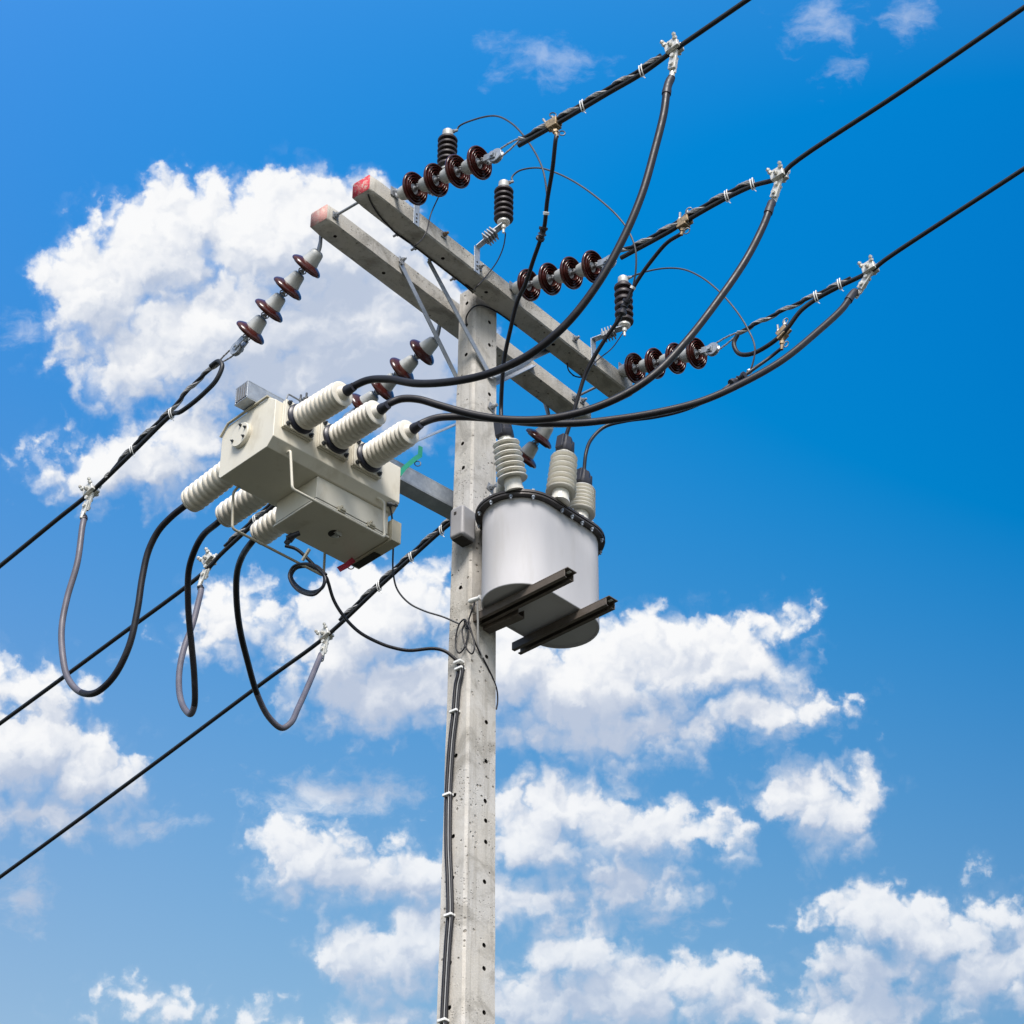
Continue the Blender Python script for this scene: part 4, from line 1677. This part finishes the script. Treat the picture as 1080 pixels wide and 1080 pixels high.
# ------------------------------------------------------------------ surge arresters
AG = 'dark ribbed surge arresters on the front crossarm'
ALAB = ['dark ribbed surge arrester near the red arm end, behind the disc insulators', 'dark ribbed surge arrester standing clear above the middle of the front crossarm',
        'dark ribbed surge arrester at right, partly behind a thin black lead']
ARR = []
apx = [dict(plate=(438.5, 229), top=(472.5, 136), bot=(474.5, 180)), dict(plate=(502.3, 277), top=(531.5, 190), bot=(533, 234)),
       dict(plate=(625.5, 383), top=(657, 290.5), bot=(659.5, 342))]
for k, d in enumerate(apx):
    pl_ = at(*d['plate'], x=XF1)
    yA = pl_.y + .055
    pt = at(*d['top'], y=yA)
    # housing stands in front of the arm on an angled strap
    xb = pt.x
    pbm = at(*d['bot'], x=xb)
    pbm.y = pt.y
    ax = (pt - pbm).normalized()
    L = (pt - pbm).length
    root = thing('surge_arrester', pl_, ALAB[k], 'surge arrester', AG)
    b = MB()
    prof = [(-.02, .024)]
    nsh = 6
    HL = L - .055
    st = HL / nsh
    for i in range(nsh):
        a = st * i
        prof += [(a, .030), (a + st * .12, .046), (a + st * .32, .0485), (a + st * .5, .046), (a + st * .9, .031)]
    prof += [(HL, .026), (HL + .004, .026)]
    b.lathe(pbm, ax, prof, seg=32)
    b.build('housing', M['rubber'], root, smooth=45)
    b = MB()
    b.lathe(pbm + ax * (HL + .001), ax, [(0, .026), (.006, .028), (.036, .026), (.042, .020), (.046, .008)], seg=24)
    b.build('top_cap', M['cap'], root, smooth=40)
    b = MB()
    tt = pbm + ax * (HL + .030)
    b.lathe(tt, (1, .5, 0.15), [(.018, .007), (.045, .007), (.05, .005)], seg=8)
    b.hexnut(tt + Vector((1, .5, .15)).normalized() * .026, (1, .5, .15), .010, .008)
    b.build('terminal', M['galvd'], root)
    b = MB()
    b.lathe(pbm - ax * .03, ax, [(0, .020), (.012, .031), (.022, .031)], seg=24)
    b.lathe(pbm - ax * .052, ax, [(0, .010), (.008, .013), (.024, .013)], seg=12)
    b.lathe(pbm - ax * .080, ax, [(0, .006), (.03, .006)], seg=8)
    b.build('base_stud', M['alu'], root, smooth=40)
    # strap: plate on arm, step out, insulated block, arm to the housing
    b = MB()
    zt = AH + .055
    b.box(WF, XF1 + .0008, XF1 + .0058, pl_.y - .020, pl_.y + .020, AH * .5 - .055, zt)
    e0 = Vector((XF1 + .003, pl_.y, zt))
    e1 = pbm - ax * .030
    b.bar(e0, e0.lerp(e1, .45), .036, .005, up=(0, 0, 1))
    b.bar(e0.lerp(e1, .55) + Vector((0, 0, .010)), e1 + Vector((0, 0, .003)), .040, .006, up=(0, 0, 1))
    st_ = b.build('strap', M['galv'], root, bevel=.001)
    b = MB()
    for s in (.012, -.012, -.035):
        b.lathe(Vector((XF1 + .0058, pl_.y, AH * .5 + s)), (1, 0, 0), [(0, .0055), (.0012, .0055)], seg=10)
    b.build('bolt_hole', M['hole'], st_)
    b = MB()
    md = e0.lerp(e1, .5)
    dd = (e1 - e0).normalized()
    for s in range(4):
        q = md + dd * ((s - 1.5) * .016)
        b.bar(q - dd * .003, q + dd * .003, .062, .048, up=(0, 0, 1))
    b.bar(md - dd * .035, md + dd * .035, .040, .026, up=(0, 0, 1))
    b.build('insulating_block', M['galvd'], root, bevel=.001)
    ARR.append((tt + Vector((1, .5, .15)).normalized() * .045, pbm - ax * .078, pl_))


# ------------------------------------------------------------------ thinner leads
def lead(pts, r, m_, label, group, name='lead_wire', cat='wire'):
    b = MB()
    b.tube(spline(pts, 8), r, 9)
    o = b.build(name, m_, smooth=60, base=pts[0])
    tag(o, label, cat, group)
    return o


LG = 'black leads down to the grey tank bushings'
# bronze hot-line clamps
HC = []
for (px, y, lab, hp) in (((583.5, 130.5), YR[0], 'small bronze clamp with wire rings on the highest right conductor', (587, 143)),
                         ((722, 234), YR[1], 'small bronze clamp with two upright studs on the middle right conductor', (719, 246)),
                         ((826, 350.5), YR[2], 'small bronze clamp on the hanging tail loop of the lowest right conductor', (824.5, 367))):
    p = at(*px, y=y)
    root = thing('hot_line_clamp', p, lab, 'line clamp', 'bronze clamps feeding the tank leads')
    PP = lineR[YR.index(y)][1]
    j = min(range(1, len(PP) - 1), key=lambda a: (PP[a] - p).length)
    t = (PP[j + 1] - PP[j - 1]).normalized()
    h_ = at(*hp, y=y)
    dn = (h_ - p).normalized()
    w = t.cross(dn).normalized()
    b = MB()
    b.bar(p - t * .036 + w * .014, p + t * .036 + w * .014, .012, .040, up=dn)
    b.bar(p - t * .030 - w * .014, p + t * .030 - w * .014, .012, .036, up=dn)
    b.bar(p - t * .025 + dn * .026, p + t * .025 + dn * .026, .046, .014, up=dn)
    b.build('jaw', M['bronze'], root, bevel=.003)
    b = MB()
    for s in (-1, 1):
        a0 = p + t * (s * .022) + dn * .02
        axx = (-dn + t * (-.25)).normalized()
        b.lathe(a0, axx, [(0, .006), (.075 if s > 0 else .09, .006)], seg=8)
        b.hexnut(a0 + axx * .045, axx, .011, .010)
    b.build('stud', M['galvd'], root)
    b = MB()
    for cpt, rr in ((p - dn * .055 + t * .01, .014), (h_ + t * .030 + dn * .005, .013)):
        u, v = w, t
        u2 = (t + w * .6).normalized()
        b.tube([cpt + (u2 * math.cos(a) * rr + dn * math.sin(a) * rr * 1.2) for a in [2 * math.pi * q / 16 for q in range(17)]], .003, 6, cap=False)
    b.build('eye_ring', M['dark_steel'], root)
    b = MB()
    b.lathe(p + dn * .02, dn, [(0, .009), ((h_ - p).length - .01, .009)], seg=10)
    b.hexnut(p + dn * ((h_ - p).length * .6), dn, .014, .014)
    b.build('terminal', M['bronze'], root)
    HC.append(h_)


def xpath(pxs, x0, x1):
    L = [0.0]
    for i in range(1, len(pxs)):
        L.append(L[-1] + math.hypot(pxs[i][0] - pxs[i - 1][0], pxs[i][1] - pxs[i - 1][1]))
    return [at(*q, x=x0 + (x1 - x0) * l / L[-1]) for q, l in zip(pxs, L)]


def splice(o, pts, r=.014, name='connector'):
    b = MB()
    P_ = spline(pts, 6)
    b.tube(P_, r, 10, rf=lambda f: r * (1.25 if (f < .22 or .42 < f < .58 or f > .8) else .85))
    b.build(name, M['boot'], o, smooth=40)


def strap_tie(o, p, d, r=.012, m_=None, w=.012):
    b = MB()
    d = d.normalized()
    b.lathe(p - d * w / 2, d, [(0, r), (w, r)], seg=14)
    b.build('tie', m_ or M['tie'], o)


t0 = TBU[0]
la = path_y([(586, 148), (582.8, 177.8), (577.3, 211), (574, 240), (570, 253), (563, 273), (554, 300), (546, 317), (538, 349), (532, 378), (529.5, 405), (528.5, 430)], YR[0], t0.y)
o = lead([HC[0]] + la + [t0], .0098, M['black'], 'black lead dropping from the highest bronze clamp to the tank bushing beside the pole', LG)
splice(o, [la[3] + Vector((0, -.004, 0)), at(571.8, 247, y=(la[3].y + la[4].y) / 2 - .004), la[4] + Vector((0, -.004, 0))], .0165)
strap_tie(o, at(576, 225, y=la[2].y), la[3] - la[2], .0135)
t1 = TBU[1]
lb = path_y([(716, 248), (703.5, 256), (686.7, 275.5), (674.6, 292.4), (666, 307), (659, 324), (651.8, 338), (638.5, 357.4), (626.5, 376.7), (616.9, 396), (610.8, 415), (604.4, 436.7)], YR[1], t1.y)
o = lead([HC[1]] + lb + [t1], .0098, M['black'], 'black lead from the middle bronze clamp to the middle tank bushing', LG)
splice(o, [at(662, 316, y=lb[4].y - .004), lb[5] + Vector((0, -.004, 0)), at(656, 331, y=lb[5].y - .004)], .0165)
strap_tie(o, at(667.5, 303.5, y=lb[4].y), lb[4] - lb[3], .0135)
t2 = TBU[2]
lc = path_y([(812, 377), (795, 389), (783, 397.5), (772, 404.5), (750, 420), (720, 433), (690, 440), (660, 444), (638, 450), (624, 463), (618, 478)], YR[2] - .01, t2.y)
o = lead([HC[2]] + lc + [t2], .0088, M['black'], 'black lead running under the lowest thick cable to the right tank bushing', LG)
splice(o, [at(786, 395.5, y=lc[2].y - .012), at(779, 400, y=lc[2].y - .012), at(771, 404.5, y=lc[3].y - .012)], .0165)
strap_tie(o, at(790.4, 392, y=lc[1].y), lc[2] - lc[1], .0135)

RG = 'thin grey wires from the arresters to the leads'
y0 = ARR[0][0].y
w1 = path_y([(484, 133.5), (499.4, 126.4), (521.7, 122.2), (538.3, 129.2), (552.2, 143), (566, 163.9), (573, 180.6), (576, 197), (577, 207)], y0, la[2].y)
lead([ARR[0][0]] + w1, .0045, M['greywire'], 'thin grey wire arching from the arrester near the red arm end', RG)
y0 = ARR[1][0].y
w2 = path_y([(540, 187), (546.7, 180.6), (566, 177), (585.6, 182), (607.8, 193), (632.8, 211), (652.2, 229), (663.3, 244.4), (670.3, 263.9), (670.5, 286), (668, 300)], y0, lb[4].y)
lead([ARR[1][0]] + w2, .0045, M['greywire'], 'thin grey wire arching across the centre from the middle arrester', RG)
y0 = ARR[2][0].y
w3 = path_y([(668, 291), (681.8, 286.4), (701, 283), (720.4, 284), (739.6, 292.4), (756.5, 305.6), (773.3, 323.7), (787.8, 345.4), (796.2, 367), (792.6, 387.5), (790.5, 391)], y0, lc[1].y)
lead([ARR[2][0]] + w3, .0045, M['greywire'], 'thin grey wire arching right from the lowest arrester', RG)

EG = 'thin black earth wires under the arresters'
e1 = [ARR[0][1]] + xpath([(461, 211), (454.4, 226), (449, 246), (437.8, 259)], XF1 + .05, XF1 - .01) + [at(431, 255, z=-.006), at(423, 249, z=-.006)]
lead(e1, .0032, M['black'], 'thin black earth wire below the arrester nearest the red arm end', EG)
e2 = [ARR[1][1]] + xpath([(533, 247.8), (531, 260), (524.4, 275.6), (513, 291), (503, 302)], XF1 + .04, XF1 - .005) + [at(498, 305, z=-.006), at(491, 300, z=-.006)]
lead(e2, .0032, M['black'], 'thin black earth wire below the middle arrester', EG)
e3 = [ARR[2][1]] + xpath([(657.8, 350), (645.7, 367), (631, 379), (622, 388)], XF1 + .04, XF1 + .002) + [at(612, 398, z=-.006), at(604, 396, z=-.006)]
lead(e3, .0032, M['black'], 'thin black earth wire below the lowest arrester', EG)
e4 = [at(*q, z=-.007) for q in [(388, 205), (391.5, 214), (399, 226), (408, 236.5), (417.4, 246), (437, 260), (465, 281.5), (490, 301), (499, 309)]]
lead(e4, .0036, M['black'], 'thin black wire running along the underside of the front crossarm', EG)
e5 = [at(491.5, 343, y=-hwy(0) - .006), at(492, 334, y=-hwy(0) - .014), at(497, 326, y=-hwy(0) - .03), at(504, 322, z=-.03), at(515.6, 324.5, x=hwx(0) + .012), at(527, 331, z=-.008), at(545, 344, z=-.008)]
lead(e5, .0038, M['black'], 'thin black wire curling from the pole top under the front crossarm', EG)
e6 = [at(*q, z=-.02) for q in [(598, 383), (600, 391), (607, 397), (615, 398)]]
lead(e6, .0036, M['black'], 'short black wire curled under the right half of the front crossarm', EG)

# ------------------------------------------------------------------ cables from the switch to the pole
g0 = at(301, 575.6, x=.12, fr=K)
loopc = (324.4, 610.6)
CB = 'black control cables of the switch'
cpx = [(301, 575.6), (312, 578.9), (321, 586), (333.3, 598.5), (342, 608), (341, 618), (332, 624), (320, 622.5), (309.5, 613.5), (307.5, 606), (313, 599), (324, 597.5), (336, 601), (344, 609),
       (346, 614), (352, 633), (363.3, 651), (379, 666.7), (400, 678), (414.4, 683), (431.3, 686), (457.8, 684), (469.8, 687), (480.6, 695.5)]
ys = g0.y
o = lead(path_y(cpx, ys, -hwy(-2.2) - .014), .0078, M['black'], 'black control cable coiled once under the switch, then swinging to the pole', CB)
b = MB()
cl_ = at(321, 586, y=ys + .03)
b.bar(cl_ + Vector((-.01, 0, -.022)), cl_ + Vector((.03, 0, .022)), .010, .012)
b.build('clip', M['beiged'], o)
c2 = [(306, 601), (313, 596.5), (325, 595), (338, 599), (345, 607)]
c2b = [(341, 603), (343, 614), (333, 626.5), (319, 625.5), (308, 616), (305, 606), (309, 598), (320, 594.5), (334, 597), (344, 606)]
lead(path_y(c2b, ys + .02, ys + .02), .0062, M['black'], 'second turn of the black cable coil tied under the switch', CB)
tpx = [(411, 534), (414.7, 563), (414.7, 604), (419, 621.7), (431.3, 636), (448, 644.5), (467.4, 650.6), (484, 657.8)]
y9 = at(411, 534, x=.352, fr=K).y
lead([eb] + path_y(tpx, y9, -hwy(-2) - .008), .0042, M['greywire'], 'thin grey earth wire hanging from the far switch corner to the pole', CB)

# riser cables strapped down the pole
yr = lambda z: -hwy(z) - .012
RP = [(480.6, 695.5), (484, 702), (483, 712), (480.6, 722), (478, 751.7), (474.6, 780.6), (472, 816.7), (471, 839), (470.6, 892), (472.0, 928), (472.6, 966), (470.6, 992), (468, 1036.7), (466, 1080)]


def riser(dx, dy, r, m_, label, top=None):
    pts = []
    for (px, py) in RP[(0 if dx == 0 else 1):]:
        p = at(px + dx, py, y=-.085)
        p = at(px + dx, py, y=yr(p.z) + dy)
        pts.append(p)
    if top:
        pts = top + pts
    last = pts[-1]
    d = last - pts[-2]
    for z in (-5.5, -7, -8.9):
        pts.append(Vector((last.x - .01, yr(z) + dy, z)))
    return lead(pts, r, m_, label, 'cables strapped down the pole')


ra = riser(0, 0, .0085, M['black'], 'black cable strapped down the pole, leftmost of the bundle')
rb = riser(4.2, -.004, .0075, M['black'], 'black cable strapped down the pole, rightmost of the bundle')
rc = riser(2.2, -.010, .0028, M['palewire'], 'thin pale grey wire strapped between the two black riser cables')
for py in (699, 706, 751, 839, 966, 1077):
    px = None
    for i in range(len(RP) - 1):
        if RP[i][1] <= py <= RP[i + 1][1]:
            f_ = (py - RP[i][1]) / (RP[i + 1][1] - RP[i][1])
            px = RP[i][0] + f_ * (RP[i + 1][0] - RP[i][0])
    p = at(px + 2.2, py, y=-.09)
    yy = yr(p.z)
    p = at(px + 2.2, py, y=yy)
    b = MB()
    b.box(frame(p, 0), -.021, .021, -.020, .011, -.006, .006)
    o = b.build('cable_strap', M['tie'], bevel=.003, base=p)
    tag(o, {699: 'white strap highest on the pole cables, where the swinging cable joins', 706: 'white strap just below the topmost one on the pole cables',
            751: 'white strap on the pole cables below the topmost pair', 839: 'white strap on the pole cables level with the first row of bolt holes',
            966: 'white strap on the pole cables, second from the bottom', 1077: 'white strap on the pole cables at the bottom edge'}[py], 'strap', 'white straps round the pole cables')

# wire coil and drop wires beside the tank
gb = gl + Vector((0, 0, -.09))
CW = 'wires beside the grey tank'
coil = []
p_in = [gb, at(500.5, 612, y=gb.y), at(501, 628, y=gb.y + .02), at(499, 640, y=-hwy(-2) - .02), at(495, 652, y=-hwy(-2) - .012), at(492, 663, y=-hwy(-2) - .012)]
for t_ in range(0, 34):
    a = t_ / 16 * 2 * math.pi
    ell = t_ < 17
    cx_, cy_, rx_, ry_, rot = (487, 671, 6.0, 18, .15) if ell else (494, 674, 5.2, 16, -.25)
    dx = rx_ * math.sin(a)
    dy = -ry_ * math.cos(a)
    coil.append(at(cx_ + dx * math.cos(rot) - dy * math.sin(rot), cy_ + dx * math.sin(rot) + dy * math.cos(rot), y=-hwy(-2) - .012 - .0006 * t_))
lead(p_in + coil[::2], .0036, M['black'], 'thin black wire from the junction box wound into a loose coil on the pole', CW)
lead([at(494, 652, y=-hwy(-2) - .018), at(496.5, 664, y=-hwy(-2) - .02), at(502, 680, x=hwx(-2) + .008), at(513, 701, x=hwx(-2) + .006), at(521, 718, x=hwx(-2) + .006),
      at(524.3, 729, x=hwx(-2) + .004), at(524.8, 740, x=hwx(-2) + .0), at(523.5, 748, x=hwx(-2) + .002)], .0036, M['black'], 'thin black wire crossing the pole face and disappearing round its right edge', CW)
lead([at(503.5, 634, x=hwx(-1.8) + .05), at(504, 655, x=hwx(-1.8) + .03), at(504.7, 682, x=hwx(-2) + .008), at(509, 694, x=hwx(-2) + .006)], .0048, M['palewire'],
     'pale grey wire dropping straight past the tank rail on the pole face', CW)
b = MB()
pc = at(500.5, 632, y=-.10)
b.lathe(pc - Vector((.03, 0, 0)), (1, .1, 0), [(0, .010), (.01, .012), (.05, .009), (.055, .013), (.062, .013)], seg=12)
o = b.build('wire_clip', M['tie'], base=pc)
tag(o, 'small white clip holding the thin wires beside the tank', 'clip')
